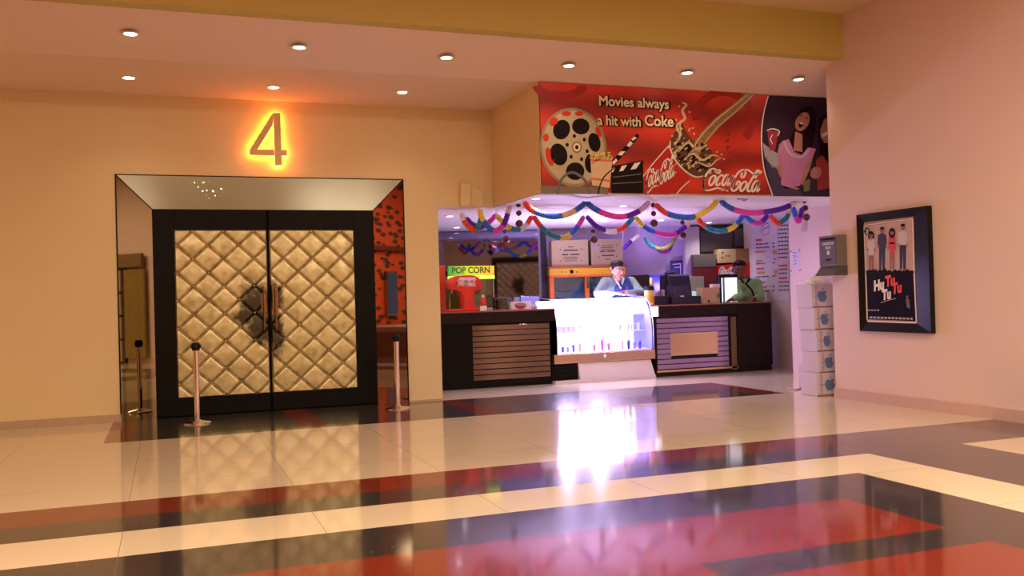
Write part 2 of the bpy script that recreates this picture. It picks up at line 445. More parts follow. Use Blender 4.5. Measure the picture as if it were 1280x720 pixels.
def tuft_panel(x0, x1, z0, z1, y, ny=-1, res=(200, 370)):
    b = MB(); nx, nz = res; vs = []; fs = []
    for j in range(nz+1):
        for i in range(nx+1):
            x = x0+(x1-x0)*i/nx; z = z0+(z1-z0)*j/nz
            h = tuft_h(x-1.290, z-2.226)
            e = min(1, min(x-x0, x1-x, z-z0, z1-z)/.015)
            vs.append((x, y+ny*(.014+.042*h*(.4+.6*e))*(.3+.7*e), z))
    for j in range(nz):
        for i in range(nx):
            a = j*(nx+1)+i; fs.append((a, a+1, a+nx+2, a+nx+1))
    b.add(vs, fs); return b
def tuft_buttons(x0, x1, z0, z1, y, ny=-1):
    b = MB()
    for i in range(-16, 17):
        for j in range(-16, 17):
            x = 1.290+(i+j)*DW/2; z = 2.226+(i-j)*DH/2
            if x0+.02 < x < x1-.02 and z0+.02 < z < z1-.02: b.ball((x, y+ny*.022, z), .013, 8, sc=(1, .7, 1))
    return b
YD = YA+.17
door = thing('door_1', 'closed double door with gold quilted leather panels in black frames, under the glowing number', 'door', (XS, YD, 0), kind='structure')
for sgn, nm in ((-1, 'left'), (1, 'right')):
    xa, xb = (-.16, XS-.004) if sgn < 0 else (XS+.004, 2.73)
    px0, px1 = (.10, XS-.014) if sgn < 0 else (XS+.014, 2.45)
    z0, z1 = .235, 2.43
    f = MB(); f.box(xa, px0, YD-.01, YD+.05, 0.01, 2.72)  if sgn < 0 else f.box(px1, xb, YD-.01, YD+.05, 0.01, 2.72)
    if sgn < 0: f.box(px1, xb, YD-.002, YD+.05, .01, 2.72)
    else: f.box(xa, px0, YD-.002, YD+.05, .01, 2.72)
    f.box(px0, px1, YD-.01, YD+.05, z1, 2.72); f.box(px0, px1, YD-.01, YD+.05, .01, z0)
    lf = f.build('door_leaf', mat('black_door_frame', (.006, .005, .004), .42, var=.4, scale=2), door, bevel=.004)
    tp = tuft_panel(px0, px1, z0, z1, YD+.01).build('quilted_panel', tuftm, lf, smooth=True, fix=False)
    tuft_buttons(px0, px1, z0, z1, YD+.01).build('button', mat('brass_button', (.5, .36, .2), .3, .9), lf, smooth=True)
    hx = XS+sgn*.075
    h = MB(); h.tube(smooth_pts([(hx, YD-.03, 1.05), (hx, YD-.09, 1.09), (hx, YD-.10, 1.35), (hx, YD-.09, 1.62), (hx, YD-.03, 1.66)], 4), .014, 8)
    h.box(hx-.035, hx+.035, YD-.05, YD-.034, 1.28 if sgn > 0 else 1.32, 1.68 if sgn > 0 else 1.58)
    h.build('pull_handle', mat('worn_brass', (.32, .17, .08), .3, .9, var=.3, scale=20), lf, smooth=True)
# mirrored surround: mitred strips that slope back to the door
fr = thing('mirrored_door_surround', 'wide mirrored mitred surround sloping in around the quilted double door', 'door frame', (1.28, YA, 0))
O = [(-.57, 0), (-.57, 3.11), (3.12, 3.11), (3.12, 0)]
I = [(-.16, 0), (-.16, 2.70), (2.73, 2.70), (2.73, 0)]
for nm, a, b_, mt in (('mirror_side', 0, 1, mirr), ('mirror_top', 1, 2, steel), ('mirror_side', 2, 3, mirr)):
    s_ = MB(); p = [(O[a][0], YA-.004, O[a][1]), (O[b_][0], YA-.004, O[b_][1]), (I[b_][0], YD-.012, I[b_][1]), (I[a][0], YD-.012, I[a][1])]
    s_.prism(p, (0, .02, 0)); s_.build(nm, mt, fr)
e = MB()
for k in (-1, 1):
    x = -.575 if k < 0 else 3.125
    e.box(x-.008, x+.008, YA-.012, YA+.01, 0, 3.118)
e.box(-.583, 3.133, YA-.012, YA+.01, 3.11, 3.122)
for (a, b_) in (((-.57, 3.11), (-.16, 2.70)), ((3.12, 3.11), (2.73, 2.70))):
    e.tube([(a[0], YA-.006, a[1]), (b_[0], YD-.014, b_[1])], .006, 6)
e.build('edge_trim', black, fr)
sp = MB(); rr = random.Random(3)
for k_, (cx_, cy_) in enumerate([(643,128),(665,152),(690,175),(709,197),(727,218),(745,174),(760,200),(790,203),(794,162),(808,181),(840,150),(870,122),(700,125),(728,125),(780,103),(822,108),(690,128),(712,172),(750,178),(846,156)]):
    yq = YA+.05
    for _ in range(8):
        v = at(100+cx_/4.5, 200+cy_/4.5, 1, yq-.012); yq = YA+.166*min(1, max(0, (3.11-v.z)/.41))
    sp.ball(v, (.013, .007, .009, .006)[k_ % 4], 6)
sp.build('reflected_sparkles', mat('sparkle_bead', (.95, .95, .85), .05, .9, emit=0), fr)  # reflected chandelier sparkle, modelled as small beads on the surround
# backlit number
num = thing('backlit_number', 'brushed metal number 4 glowing orange from behind above the double door', 'sign', (1.4, YA, 3.25))
g = [(344.6,143),(354.3,142.3),(356,189),(357.6,189),(357.6,196.5),(355.8,196.6),(355,208),(342.5,208.5),(342,197),(308.5,195.5),(308.5,190)]
hole = [(338.5,157),(341.5,190),(320.5,190)]
def fig4(grow, y0, th):
    b = MB(); P = lambda x, y: at(x, y, 1, YA)
    # strokes: diagonal, crossbar, stem
    for poly in ([(310.4,189.8),(339.6,143),(340.4,143),(340.4,157.4),(321.3,188.4)], [(310.4,189.8),(321.3,188.4),(341.6,188.4),(342.0,196),(311.4,195.2)], [(340.4,143),(349.2,142.8),(351.6,208),(342.7,208.4)], [(350.8,188.9),(357.6,188.7),(357.8,196.2),(351.1,196.2)]):
        cx = sum(p[0] for p in poly)/len(poly); cy = sum(p[1] for p in poly)/len(poly)
        q = []
        for x, y in poly:
            d = math.hypot(x-cx, y-cy); k = 1+grow/d if d else 1
            q.append(P(cx+(x-cx)*k, cy+(y-cy)*k))
        b.prism([(v.x, y0, v.z) for v in q], (0, th, 0))
    return b
fig4(0, YA-.11, .035).build('number_face', mat('number_metal', (.50, .30, .14), .35, .8, var=.1, scale=30), num)
fig4(.8, YA-.072, .008).build('led_backing', mat('orange_led', (1, .3, .05), .5, emit=16, ecol=(1, .36, .04)), num)
for x, z in ((1.35, 3.9), (1.45, 3.35), (1.1, 3.48)): MB().tube([(x, YA-.075, z), (x, YA, z)], .008, 6).build('standoff', steel, num)
for x, z, e_ in ((1.40, 3.85, 3.0), (1.45, 3.6, 3.0), (1.15, 3.5, 2.2), (1.45, 3.32, 2.2)):
    point('number_led', (x, YA-.05, z), e_, (1, .16, .02), .03).parent = None
# wall duct box
du = MB()
p0 = at(575.5, 229, 1, YA-.16); 
tl = (576, 229)
A_ = [at(576, 228, 1, YA-.10), at(588, 230, 1, YA-.10), at(588, 258, 1, YA-.10), at(576, 257.5, 1, YA-.10)]
du.prism([(v.x, YA-.12, v.z) for v in A_], (0, .12, 0))
B2 = [at(588, 231, 1, YA-.05), at(605, 239, 1, YA-.05), at(605, 257.8, 1, YA-.05), at(588, 258, 1, YA-.05)]
du.prism([(v.x, YA-.05, v.z) for v in B2], (0, .05, 0))
tag(du.build('wall_duct_box', wallm, bevel=.012), 'cream painted boxed-in duct on the wall left of the bulkhead', 'duct')

# ================================================================== recessed downlights
def downlight(loc, n, label, group, m, r=.07, ns=4):
    t = thing('recessed_downlight', label, 'ceiling light', loc, group)
    b = MB(); x, y, z = loc
    b.lathe([(r*1.35, 0), (r*1.35, -.006), (r, -.008), (r*.9, .0)], (x, y, z), 20)
    b.build('trim_ring', white, t, smooth=True)
    MB().lathe([(r*.85, -.002), (r*.7, -.009), (.001, -.012)], (x, y, z), 16).build('bulb', m, t, smooth=True)
    return t
def ceil_z(y): return ZC if y > YB else ZC+(YB-y)/(YB-9.85)*.245
row1 = [(163,42),(374,59),(558,72),(711,82),(859,91),(998,99)]
row2 = [(161,97),(342,109),(503,115)]
nm1 = ['far left, above the left end of the door wall', 'second from left, before the glowing number', 'third from left', 'above the left end of the red banner', 'above the middle of the red banner', 'far right, above the women on the banner']
nm2 = ['near the left wall end', 'just above the glowing number', 'right of the glowing number']
for (row, names, word) in ((row1, nm1, 'front'), (row2, nm2, 'rear')):
    for (px, py), nm in zip(row, names):
        v = at(px, py, 2, ZC)
        if v.y < YB:   # on the ramp
            for _ in range(20): v = at(px, py, 2, ceil_z(v.y))
        t = downlight(v, 0, 'low ceiling downlight, %s row, %s' % (word, nm), 'downlights in the low ceiling', lampm)
        l = bpy.data.lights.new('downlight_spot', 'SPOT'); l.energy = 16*K; l.color = (1, .74, .48); l.spot_size = R(120); l.spot_blend = .8; l.shadow_soft_size = .06
        lo = bpy.data.objects.new('downlight_spot', l); C.objects.link(lo); lo.location = (v.x, v.y, v.z-.03)
for (px, py), nm in zip([(562,270),(571,284),(670,248),(699,274),(755,276),(779,257),(826,275),(886,278)],
        ['nearest the left pillar', 'second, behind the one by the left pillar', 'near the banner left corner', 'above the left carton', 'above the right carton', 'near the front edge, middle', 'before the lilac wall', 'over the grey cabinet']):
    v = at(px, py, 2, ZS-.013 if at(px, py, 2, ZS).y < YA+.35 else ZS)
    downlight(v, 0, 'bright downlight in the concession soffit, %s' % nm, 'downlights in the concession soffit', lampw, .06)
    l = bpy.data.lights.new('soffit_spot', 'SPOT'); l.energy = 42; l.color = (1, .86, .95); l.spot_size = R(130); l.spot_blend = .8; l.shadow_soft_size = .05
    lo = bpy.data.objects.new('soffit_spot', l); C.objects.link(lo); lo.location = (v.x, v.y, v.z-.03)

# ================================================================== hall furniture
def stanchion(loc, label):
    t = thing('queue_post', label, 'stanchion', loc, 'queue posts by the quilted door')
    x, y, _ = loc
    MB().lathe([(.165, 0), (.165, .012), (.15, .022), (.05, .036), (.035, .05), (.001, .05)], loc, 32).build('base', chrome, t, smooth=True)
    MB().lathe([(.034, .045), (.034, .90)], loc, 24).build('post', chrome, t, smooth=True)
    c = MB(); c.lathe([(.044, .89), (.047, .90), (.047, .965), (.040, .985), (.001, .987)], loc, 24)
    c.box(x-.058, x+.058, y-.018, y+.018, .915, .96)
    c.build('belt_head', mat('black_plastic', (.012, .012, .016), .4), t, smooth=True)
    return t
s1 = stanchion((.315, 12.03, 0), 'chrome queue post with black head before the left door leaf')
s2 = dup(s1, (2.83, 12.10, 0), 'chrome queue post with black head right of the door, by the pillar')

# ------------------------------------------------------------------ banner
BP = Plane(1, YB-.045, -1)
ban = thing('soda_banner', 'wide red cinema soda banner with film reel, glass and lettering on the bulkhead', 'banner', (4.45, YB-.045, ZS))
def banner_mat():
    m_ = bpy.data.materials.new('banner_print_red'); m_.use_nodes = True; nt = m_.node_tree; N = nt.nodes; L = nt.links
    b = N['Principled BSDF']; tc = N.new('ShaderNodeTexCoord')
    wv = N.new('ShaderNodeTexWave'); wv.wave_type = 'RINGS'; wv.inputs['Scale'].default_value = .55; wv.inputs['Distortion'].default_value = 5; wv.inputs['Detail'].default_value = 2
    wv.inputs['Detail Scale'].default_value = 1.2
    L.new(tc.outputs['Object'], wv.inputs['Vector'])
    r = N.new('ShaderNodeValToRGB'); r.color_ramp.elements[0].color = (.28, .010, .006, 1); r.color_ramp.elements[1].color = (.64, .035, .012, 1)
    L.new(wv.outputs['Fac'], r.inputs[0]); L.new(r.outputs[0], b.inputs['Base Color']); b.inputs['Roughness'].default_value = .45
    return m_
bx0, bx1 = 4.46, 8.90
MB().box(bx0, bx1, YB-.045, YB-.003, ZS+.005, ZC-.003).build('printed_board', banner_mat(), ban)
A = lambda n_, l_, p_, m_: BP.art(ban, n_, l_, p_, m_)
dred = mat('print_dark_red', (.34, .014, .007), .45)
A('gear_swirl', 1, [ell(700, 108, 34, 16, a0=0, a1=180) + ell(700, 106, 22, 9, a0=0, a1=180)[::-1]], dred)
A('gear_swirl', 1, [ell(905, 150, 40, 40, a0=180, a1=400)[:] + ell(905, 150, 30, 30, a0=180, a1=400)[::-1]], dred)
A('gear_swirl', 1, [[(ell(935, 178, 28, 28, 40)[k][0], ell(935, 178, 28, 28, 40)[k][1]) for k in (i, i+1)] + [ell(935, 178, 24, 24, 40)[i+1], ell(935, 178, 24, 24, 40)[i]] for i in range(2, 24, 2)], dred)
A('table_edge', 2, [[(676, 232), (760, 234), (760, 243), (676, 242)]], mat('print_taupe', (.20, .15, .11), .5))
reelm = mat('print_reel', (.50, .42, .27), .4, var=.25, scale=5)
A('film_reel', 3, [ell(716.5, 184, 41.5, 49.5, 48, rot=-.15)], mat('print_reel_rim', (.30, .25, .16), .4, var=.2))
A('film_reel', 4, [ell(716.5, 184, 38.5, 46, 48, rot=-.15)], reelm)
A('reel_cutout', 5, [ell(702, 162, 10.5, 12.5, rot=.3), ell(726, 158, 11, 10, rot=.2), ell(743, 178, 7.5, 12, rot=-.2), ell(698.5, 193, 10.5, 14, rot=-.3), ell(719, 214, 11.5, 11), ell(738, 204, 7, 12)], pblack)
A('reel_cutout', 5, [ell(692, 152, 5, 6, rot=.6), ell(708, 142, 6, 3.2), ell(724, 142, 5.5, 3), ell(682.5, 172, 3.6, 5), ell(687, 196, 4.5, 12, rot=-.25), ell(748, 165, 3, 7, rot=-.4)], mat('print_red', (.62, .03, .012), .45))
A('reel_hub', 5, [ell(721, 184, 6.6, 7.4)], mat('print_hub', (.25, .20, .13), .5))
A('reel_hub', 6, [ell(721, 184, 4.6, 5.2)], cream)
A('reel_hub', 7, [ell(721, 184, 2.2, 2.6)], pblack)
A('reel_bolt', 6, [ell(x, y, 2.0, 2.4) for x, y in ((718, 170), (730.5, 174.5), (734, 189), (727, 199), (714, 196), (709, 181))], pblack)
filmm = mat('print_film', (.12, .13, .17), .3)
A('film_strip', 6, ribbon([(697, 243), (700, 228), (708, 218), (718, 216), (730, 224), (736, 236), (738, 243)], 3.4, 3.0), filmm)
A('film_strip', 9, ribbon([(748, 243), (750, 232), (756, 220), (768, 210)], 1.6, 1.4), pblack)
A('popcorn_carton', 7, [[(738, 198), (765.5, 199), (762, 235), (740, 231.5)]], mat('print_carton', (.70, .50, .32), .5))
A('carton_stripe', 8, [[(738, 198.5), (765.5, 199.5), (765.3, 202), (738.3, 201)], [(739, 203), (752, 196), (752, 198), (740, 205)], [(740, 222), (763, 225), (763, 227.5), (740, 224.5)]], mat('print_stripe', (.70, .16, .05), .5))
pr = random.Random(5)
A('popcorn', 9, [ell(739+pr.random()*25, 191+pr.random()*7, 2.2, 2.0, 8) for _ in range(26)], mat('print_popcorn', (.80, .62, .22), .5, var=.2, scale=20))
A('clapperboard', 6, [[(764, 208), (804, 200.5), (804, 242), (764, 241.5)]], pblack)
A('clapperboard', 6, [[(764, 202), (796, 167), (799.5, 170), (768, 207)]], pblack)
A('clapper_stripe', 7, [[(765, 203), (770, 198), (772, 200.5), (767.5, 206)], [(772, 193.5), (776, 189), (782, 189), (777, 194.5)], [(783, 182), (788, 176), (791, 179), (787, 184)], [(789, 174), (793, 170.5), (796, 172.5), (791, 176)], [(765.5, 210), (769, 209.5), (766.5, 215), (764.5, 215.5)], [(777, 207.5), (784, 206), (779, 213.5), (774, 214.5)], [(793, 204), (801, 202.5), (795, 211), (788, 212)]], pwhite)
A('clapper_line', 7, [[(766, 221), (802, 217), (802, 218), (766, 222)], [(766, 229), (802, 227), (802, 228), (766, 230)]], mat('print_grey', (.14, .14, .15), .5))
# drink glass with splash
A('drink_glass', 4, [[(838, 178), (862, 224), (852, 232), (838, 243), (806, 243), (802, 230), (803, 222)]], mat('print_glass_red', (.48, .015, .010), .3, var=.3, scale=3))
A('glass_edge', 5, ribbon([(838, 180), (828, 191), (815, 206), (803, 222)], 1.2, 1.0) + ribbon([(862, 226), (853, 234), (845, 243)], 1.2, 1.0), pwhite)
A('cola_fill', 5, [[(838, 176), (846, 160), (852, 150), (857, 163), (866, 176), (888, 185), (893, 197), (891, 210), (886, 219), (872, 222), (858, 214), (846, 202), (839, 190)]], mat('print_cola', (.10, .045, .02), .3, var=.6, scale=30))
A('glass_rim', 7, ribbon([(838, 176), (838, 186), (845, 201), (857, 214), (869, 221), (879, 220)], 2.2, 1.4), mat('print_rim', (.70, .62, .55), .3))
strm = mat('print_stream', (.32, .19, .09), .3, var=.6, scale=25)
A('cola_stream', 6, [[(932, 117), (944, 118), (926, 136), (900, 158), (882, 180), (873, 196), (862, 192), (870, 172), (893, 148), (915, 131)]], strm)
stw = mat('print_stream_light', (.66, .50, .32), .3)
A('stream_glint', 7, ribbon([(934, 119), (915, 134), (893, 152), (873, 174), (866, 190)], 2.2, 1.0) + ribbon([(941, 119), (920, 139), (896, 160), (880, 180)], 1.5, .8), stw)
A('splash', 7, ribbon([(852, 170), (850, 155), (856, 148), (853, 138), (858, 131), (852, 128)], 3.4, .8) + ribbon([(843, 182), (850, 170), (846, 158), (852, 150)], 2.5, .8) + ribbon([(848, 190), (860, 178), (870, 186), (884, 182)], 3, 1) + ribbon([(855, 200), (866, 192), (878, 200), (890, 194), (899, 196)], 3, .8) + ribbon([(862, 210), (872, 203), (886, 208), (896, 200), (903, 197)], 2, .6), stw)
pq = random.Random(11)
A('liquid_highlight', 6, [ell(840+pq.random()*48, 160+pq.random()*56, .6+pq.random()*2.2, .5+pq.random()*1.3, 8, rot=-.7) for _ in range(150) if True][:70], stw)
A('liquid_shadow', 6, [ell(846+pq.random()*40, 178+pq.random()*34, 1+pq.random()*3, .8+pq.random()*1.6, 8, rot=-.5) for _ in range(45)], mat('print_cola_dark', (.02, .010, .006), .3))
A('splash_drop', 7, [ell(x, y, 1.3, 1.1, 8) for x, y in ((849, 133), (862, 140), (896, 190), (902, 193), (845, 150), (866, 160), (905, 199), (840, 170))], stw)
A('glass_lettering', 8, script_polys((807.5, 243.5), (37, -25), (-1.5, -27), .36), pwhite)
A('script_lettering', 8, script_polys((878.4, 239.4), (74, 0.4), (0, -28.6), .36), pwhite)
A('small_trademark', 8, [ell(836, 184.5, .8, .8, 8)], pwhite)
# photo panel with the women
A('photo_panel', 3, [[(960.5, 119.5), (955, 140), (952, 165), (952.5, 190), (956, 215), (966, 245.2), (1037, 245.6), (1037, 122.5)]], mat('print_night', (.030, .012, .030), .35, var=.5, scale=4))
A('panel_border', 9, ribbon([(960.5, 119.5), (955, 140), (952, 165), (952.5, 190), (956, 215), (966, 245)], 1.5, 1.2), pwhite)
skp = mat('print_skin', (.45, .20, .15), .5, var=.15, scale=12)
pinkp = mat('print_pink', (.50, .20, .42), .5, var=.2, scale=8); hairp = mat('print_hair', (.018, .006, .010), .5)
A('woman_hair', 4, [[(1000, 137), (1008, 132), (1016, 134), (1020, 142), (1020, 160), (1016, 182), (1008, 194), (998, 190), (987, 186), (988, 172), (994, 160), (996, 146)]], hairp)
A('woman_arm', 4, [[(974, 180), (982, 176), (982, 205), (976, 222), (968, 214)], [(1004, 186), (1018, 190), (1012, 212), (1003, 232), (998, 224)], [(966, 236), (984, 230), (1000, 236), (984, 241), (968, 242)]], skp)
A('woman_dress', 5, [[(978, 176), (986, 174), (993, 190), (1002, 194), (1010, 184), (1020, 186), (1016, 196), (1006, 206), (1000, 232), (982, 236), (976, 230), (978, 206), (972, 190)]], pinkp)
A('dress_trim', 6, ribbon([(980, 177), (988, 192), (1002, 196), (1012, 186)], 3, 2), mat('print_silver', (.55, .42, .55), .4))
A('woman_face', 6, [ell(1003, 152, 8.2, 12.5, rot=.45), [(994, 164), (1003, 168), (1003, 190), (992, 188)]], skp)
A('woman_mouth', 7, [ell(1001, 156, 2.6, 3.6, rot=.4)], hairp)
A('woman_teeth', 8, [ell(1001.6, 154, 2.0, 1.2, rot=.4)], pwhite)
A('woman_eye', 7, ribbon([(999, 145), (1001, 143.5), (1003, 145)], 1.1, .7) + ribbon([(1006, 148), (1008, 147), (1010, 149)], 1.1, .7), hairp)
A('woman_hair', 4, [[(1024, 148), (1030, 142), (1037, 143), (1037, 215), (1028, 206), (1024, 185), (1022, 165)]], hairp)
A('woman_face', 6, [[(1030, 149), (1037, 146), (1037, 178), (1031, 179), (1026, 172), (1025, 163)]], skp)
A('woman_teeth', 8, [[(1026.5, 168), (1034, 164), (1035, 168), (1029, 172)]], pwhite)
A('woman_top', 5, [[(1020, 200), (1028, 194), (1037, 206), (1037, 235), (1022, 238)]], mat('print_rust', (.35, .04, .03), .5))
A('hand', 7, [ell(1020, 216, 7, 8, 12, rot=.6)], skp)
A('cup', 6, [[(959, 163), (973, 164), (969, 188), (962, 188)]], mat('print_cup', (.30, .03, .05), .5))
A('cup_rim', 7, ribbon([(958.5, 163), (966, 161), (974, 164), (972, 170)], 1.3, 1.0), pwhite)
A('cup_letter', 7, ribbon([(966, 168), (963, 174), (966, 180)], 1.2, .8), pwhite)
A('striped_sleeve', 5, [[(953, 178), (960, 184), (972, 192), (974, 206), (966, 210), (956, 196)]], mat('print_stripes', (.35, .33, .42), .5, var=.5, scale=40))
A('jeans', 5, [[(956, 198), (972, 212), (978, 232), (1000, 238), (1004, 245), (966, 245)]], mat('print_denim', (.05, .04, .10), .5))
A('snack_bag', 6, [[(1004, 226), (1013, 224), (1012, 238), (1005, 240)]], mat('print_olive', (.16, .18, .07), .5))
for off, b_, m_, l_ in ((0, .075, pblack, 10), (.6, .022, cream, 12)):
    for s_, x0, y0, x1, h_ in (('Movies always', 749, 131.5, 836, 12.5), ('a hit with', 747, 155.8, 801, 12.5), ('Coke', 806, 156.6, 842, 13.5)):
        o0 = BP.p(x0, y0, l_); o1 = BP.p(x1, y0, l_); hh = (BP.p(x0, y0-h_, l_)-o0).length
        text('slogan_outline' if off == 0 else 'slogan', s_, ban, o0, (1, 0, 0), (0, 0, 1), hh, m_, bold=b_, width=(o1-o0).length+(.03 if off == 0 else 0), ext=.0005)

# ------------------------------------------------------------------ poster on the right wall
PX = 8.2
po = thing('framed_film_poster', 'black framed film poster of four standing people hung on the right wall', 'poster', (PX, 8.9, .89))
p4 = [at(1076.5, 268, 0, PX-.04), at(1164.5, 258.5, 0, PX-.04), at(1169, 416.5, 0, PX-.04), at(1080, 413.5, 0, PX-.04)]
yF, yN = 9.43, 8.27; zt, zb = 2.345, .89
iF, iN, it, ib = 9.335, 8.52, 2.245, 1.00
def ring(m_):
    b = MB()
    Oo = [(yF, zb), (yF, zt), (yN, zt), (yN, zb)]; Ii = [(iF, ib), (iF, it), (iN, it), (iN, ib)]
    return Oo, Ii
Oo, Ii = ring(None)
names_ = ['frame_side', 'frame_top', 'frame_side', 'frame_bottom']
for k in range(4):
    a, b_ = Oo[k], Oo[(k+1) % 4]; c, d = Ii[(k+1) % 4], Ii[k]
    q = MB(); q.hexa([(PX, a[0], a[1]), (PX, b_[0], b_[1]), (PX, c[0], c[1]), (PX, d[0], d[1]), (PX-.07, a[0], a[1]), (PX-.07, b_[0], b_[1]), (PX-.03, c[0], c[1]), (PX-.03, d[0], d[1])])
    q.build(names_[k], mat('black_frame', (.014, .011, .011), .3, var=.2), po)
PP = Plane(0, PX-.032, -1)
MB().box(PX-.032, PX-.004, iN, iF, ib, it).build('backing', mat('poster_backing', (.35, .22, .16), .4, var=.4, scale=15), po)
Q = lambda n_, l_, p_, m_: PP.art(po, n_, l_, p_, m_)
Q('poster_upper', 1, [[(1079.5, 283.5), (1141, 274.5), (1142.5, 341), (1081.5, 342)]], mat('poster_rose', (.52, .36, .32), .5, var=.2, scale=12))
Q('poster_lower', 1, [[(1081.5, 340), (1142.5, 338), (1144.5, 401.5), (1084, 399)]], mat('poster_black', (.010, .006, .018), .25))
Q('poster_border', 2, ribbon([(1079.5, 283.5), (1082, 341), (1084, 399.5)], 1.6, 1.5)+ribbon([(1141, 274.5), (1142.5, 339), (1145.5, 402)], 1.6, 1.5)+ribbon([(1084, 401), (1115, 402.5), (1146, 403.5)], 1.8, 1.7)+ribbon([(1079.5, 282), (1110, 277.5), (1141, 273.5)], 1.2, 1.1), mat('poster_edge', (.80, .66, .60), .4))
ps = mat('poster_skin', (.30, .13, .09), .5)
def fig(cx, ht, hb, top, bottom, skirt, wd, clothes_end, hair_long):
    H_ = hb-ht; hd = H_/7.3
    Q('figure_legs', 3, [[(cx-wd*.42, ht+H_*.45), (cx+wd*.42, ht+H_*.45), (cx+wd*.36, hb), (cx+wd*.06, hb), (cx, ht+H_*.58), (cx-wd*.1, hb), (cx-wd*.36, hb)]], ps if skirt else bottom)
    Q('figure_top', 4, [[(cx-wd*.2, ht+hd*1.15), (cx+wd*.2, ht+hd*1.15), (cx+wd*.55, ht+hd*1.5), (cx+wd*.62, ht+H_*.42), (cx+wd*.45, ht+H_*.42), (cx+wd*.42, ht+H_*clothes_end), (cx-wd*.42, ht+H_*clothes_end), (cx-wd*.45, ht+H_*.42), (cx-wd*.62, ht+H_*.42), (cx-wd*.55, ht+hd*1.5)]], top)
    if hair_long: Q('figure_hair', 4, [ell(cx, ht+hd*.75, hd*.62, hd*.95, 12)], hairp)
    Q('figure_head', 5, [ell(cx, ht+hd*.6, hd*.36, hd*.52, 12)], ps)
    Q('figure_hair', 6, [ell(cx, ht+hd*.30, hd*.36, hd*.24, 12)], hairp)
    Q('figure_hand', 5, [ell(cx-wd*.56, ht+H_*.47, 1, 1.6, 8), ell(cx+wd*.56, ht+H_*.47, 1, 1.6, 8)], ps)
fig(1089, 290, 337, mat('poster_white_dress', (.62, .52, .50), .5), ps, True, 8, .62, True)
fig(1102.5, 283, 338, mat('poster_dark_shirt', (.03, .02, .03), .5), mat('poster_dark_jeans', (.015, .015, .03), .5), False, 9.5, .5, False)
fig(1115, 286, 337, mat('poster_red_dress', (.65, .05, .04), .5), ps, True, 8, .62, True)
Q('belt', 5, [[(1112, 303), (1118, 302.5), (1118, 305), (1112, 305.5)]], hairp)
fig(1128.5, 279, 337, mat('poster_pale_shirt', (.58, .50, .55), .5), mat('poster_dark_jeans', (0, 0, 0)), False, 10, .47, False)
Q('ground_scribble', 3, [[(1082+i*3.1, 337+pr.random()*3), (1086+i*3.1, 335+pr.random()*4), (1087+i*3.1, 341), (1083+i*3.1, 343)] for i in range(19)], pblack)
Q('round_badge', 4, [ell(1083.5, 289, 3.4, 4.5, 14)], pblack)
Q('round_badge_mark', 5, ribbon([(1082, 287), (1085, 288), (1083, 291), (1086, 291.5)], 1.2, 1.0), pwhite)
Q('small_figure', 4, [ell(1134, 371.5, 1.5, 2.2, 10), [(1132, 374), (1136.5, 374), (1137.5, 386), (1133.5, 384)]], mat('poster_dim', (.16, .10, .09), .5))
Q('credit_line', 4, [[(1087+i*4.6, 395.5+i*.15), (1090.3+i*4.6, 395.6+i*.15), (1090.3+i*4.6, 398+i*.15), (1087+i*4.6, 397.9+i*.15)] for i in range(12)] + [[(1085+i*3.8, 387-i*.05), (1087.6+i*3.8, 387), (1087.6+i*3.8, 388.6), (1085+i*3.8, 388.6)] for i in range(4)], mat('poster_credit', (.45, .38, .40), .5))
for s_, x0, y0, x1, h_, m_ in (('Hu', 1092.5, 363.5, 1105, 14, pwhite), ('Tu', 1106.5, 358, 1118.5, 14, mat('poster_red', (.80, .06, .03), .4)), ('Tu', 1102.5, 375, 1113.5, 13.5, pwhite), ('Tu', 1115, 367, 1127, 14, MATS['poster_red'])):
    o0 = PP.p(x0, y0, 5); up = (PP.p(x0, y0-h_, 5)-o0); xd = PP.p(x1, y0-2.5, 5)-o0
    text('title_lettering', s_, po, o0, xd, up, up.length*.9, m_, bold=.055, width=xd.length, ext=.0004)
Q('title_rule', 5, ribbon([(1101, 378.5), (1110, 375.5), (1120, 373)], .8, .7), mat('poster_credit', (0, 0, 0)))

# ------------------------------------------------------------------ complaint box
cbx = thing('suggestion_box', 'grey metal suggestion box with slanted lower lip, mounted on the right wall corner', 'drop box', (PX, 9.85, 1.65))
b = MB(); b.box(PX-.15, PX, 9.70, 10.06, 1.72, 2.12); b.build('body', mat('grey_box_paint', (.20, .16, .16), .35, var=.1), cbx, bevel=.006)
MB().hexa([(PX-.21, 9.70, 1.60), (PX, 9.70, 1.60), (PX, 10.08, 1.60), (PX-.21, 10.08, 1.60), (PX-.13, 9.70, 1.72), (PX, 9.70, 1.72), (PX, 10.06, 1.72), (PX-.13, 10.06, 1.72)]).build('lower_lip', mat('grey_box_dark', (.10, .085, .075), .35), cbx)
MB().box(PX-.156, PX-.15, 9.725, 10.03, 1.745, 2.095).build('front_panel', mat('violet_grey_enamel', (.11, .09, .14), .35), cbx)
MB().box(PX-.162, PX-.156, 9.74, 10.01, 2.06, 2.085).build('slot', dark, cbx)
for s_, z, y0, y1, h_ in (('SUGGESTION', 2.00, 9.98, 9.76, .032), ('BOX', 1.945, 9.92, 9.82, .034)):
    text('box_lettering', s_, cbx, (PX-.158, y0, z), (0, -1, 0), (0, 0, 1), h_, pwhite, bold=.02, width=abs(y1-y0), ext=.0006)
e_ = MB(); e_.prism([(PX-.157, 9.87+.025*math.cos(t*math.pi/6), 1.895+.03*math.sin(t*math.pi/6)) for t in range(12)], (-.002, 0, 0)); e_.build('emblem', mat('emblem_white', (.75, .7, .75), .5), cbx)
MB().box(PX-.162, PX-.156, 9.83, 9.91, 1.795, 1.815).build('latch', dark, cbx)

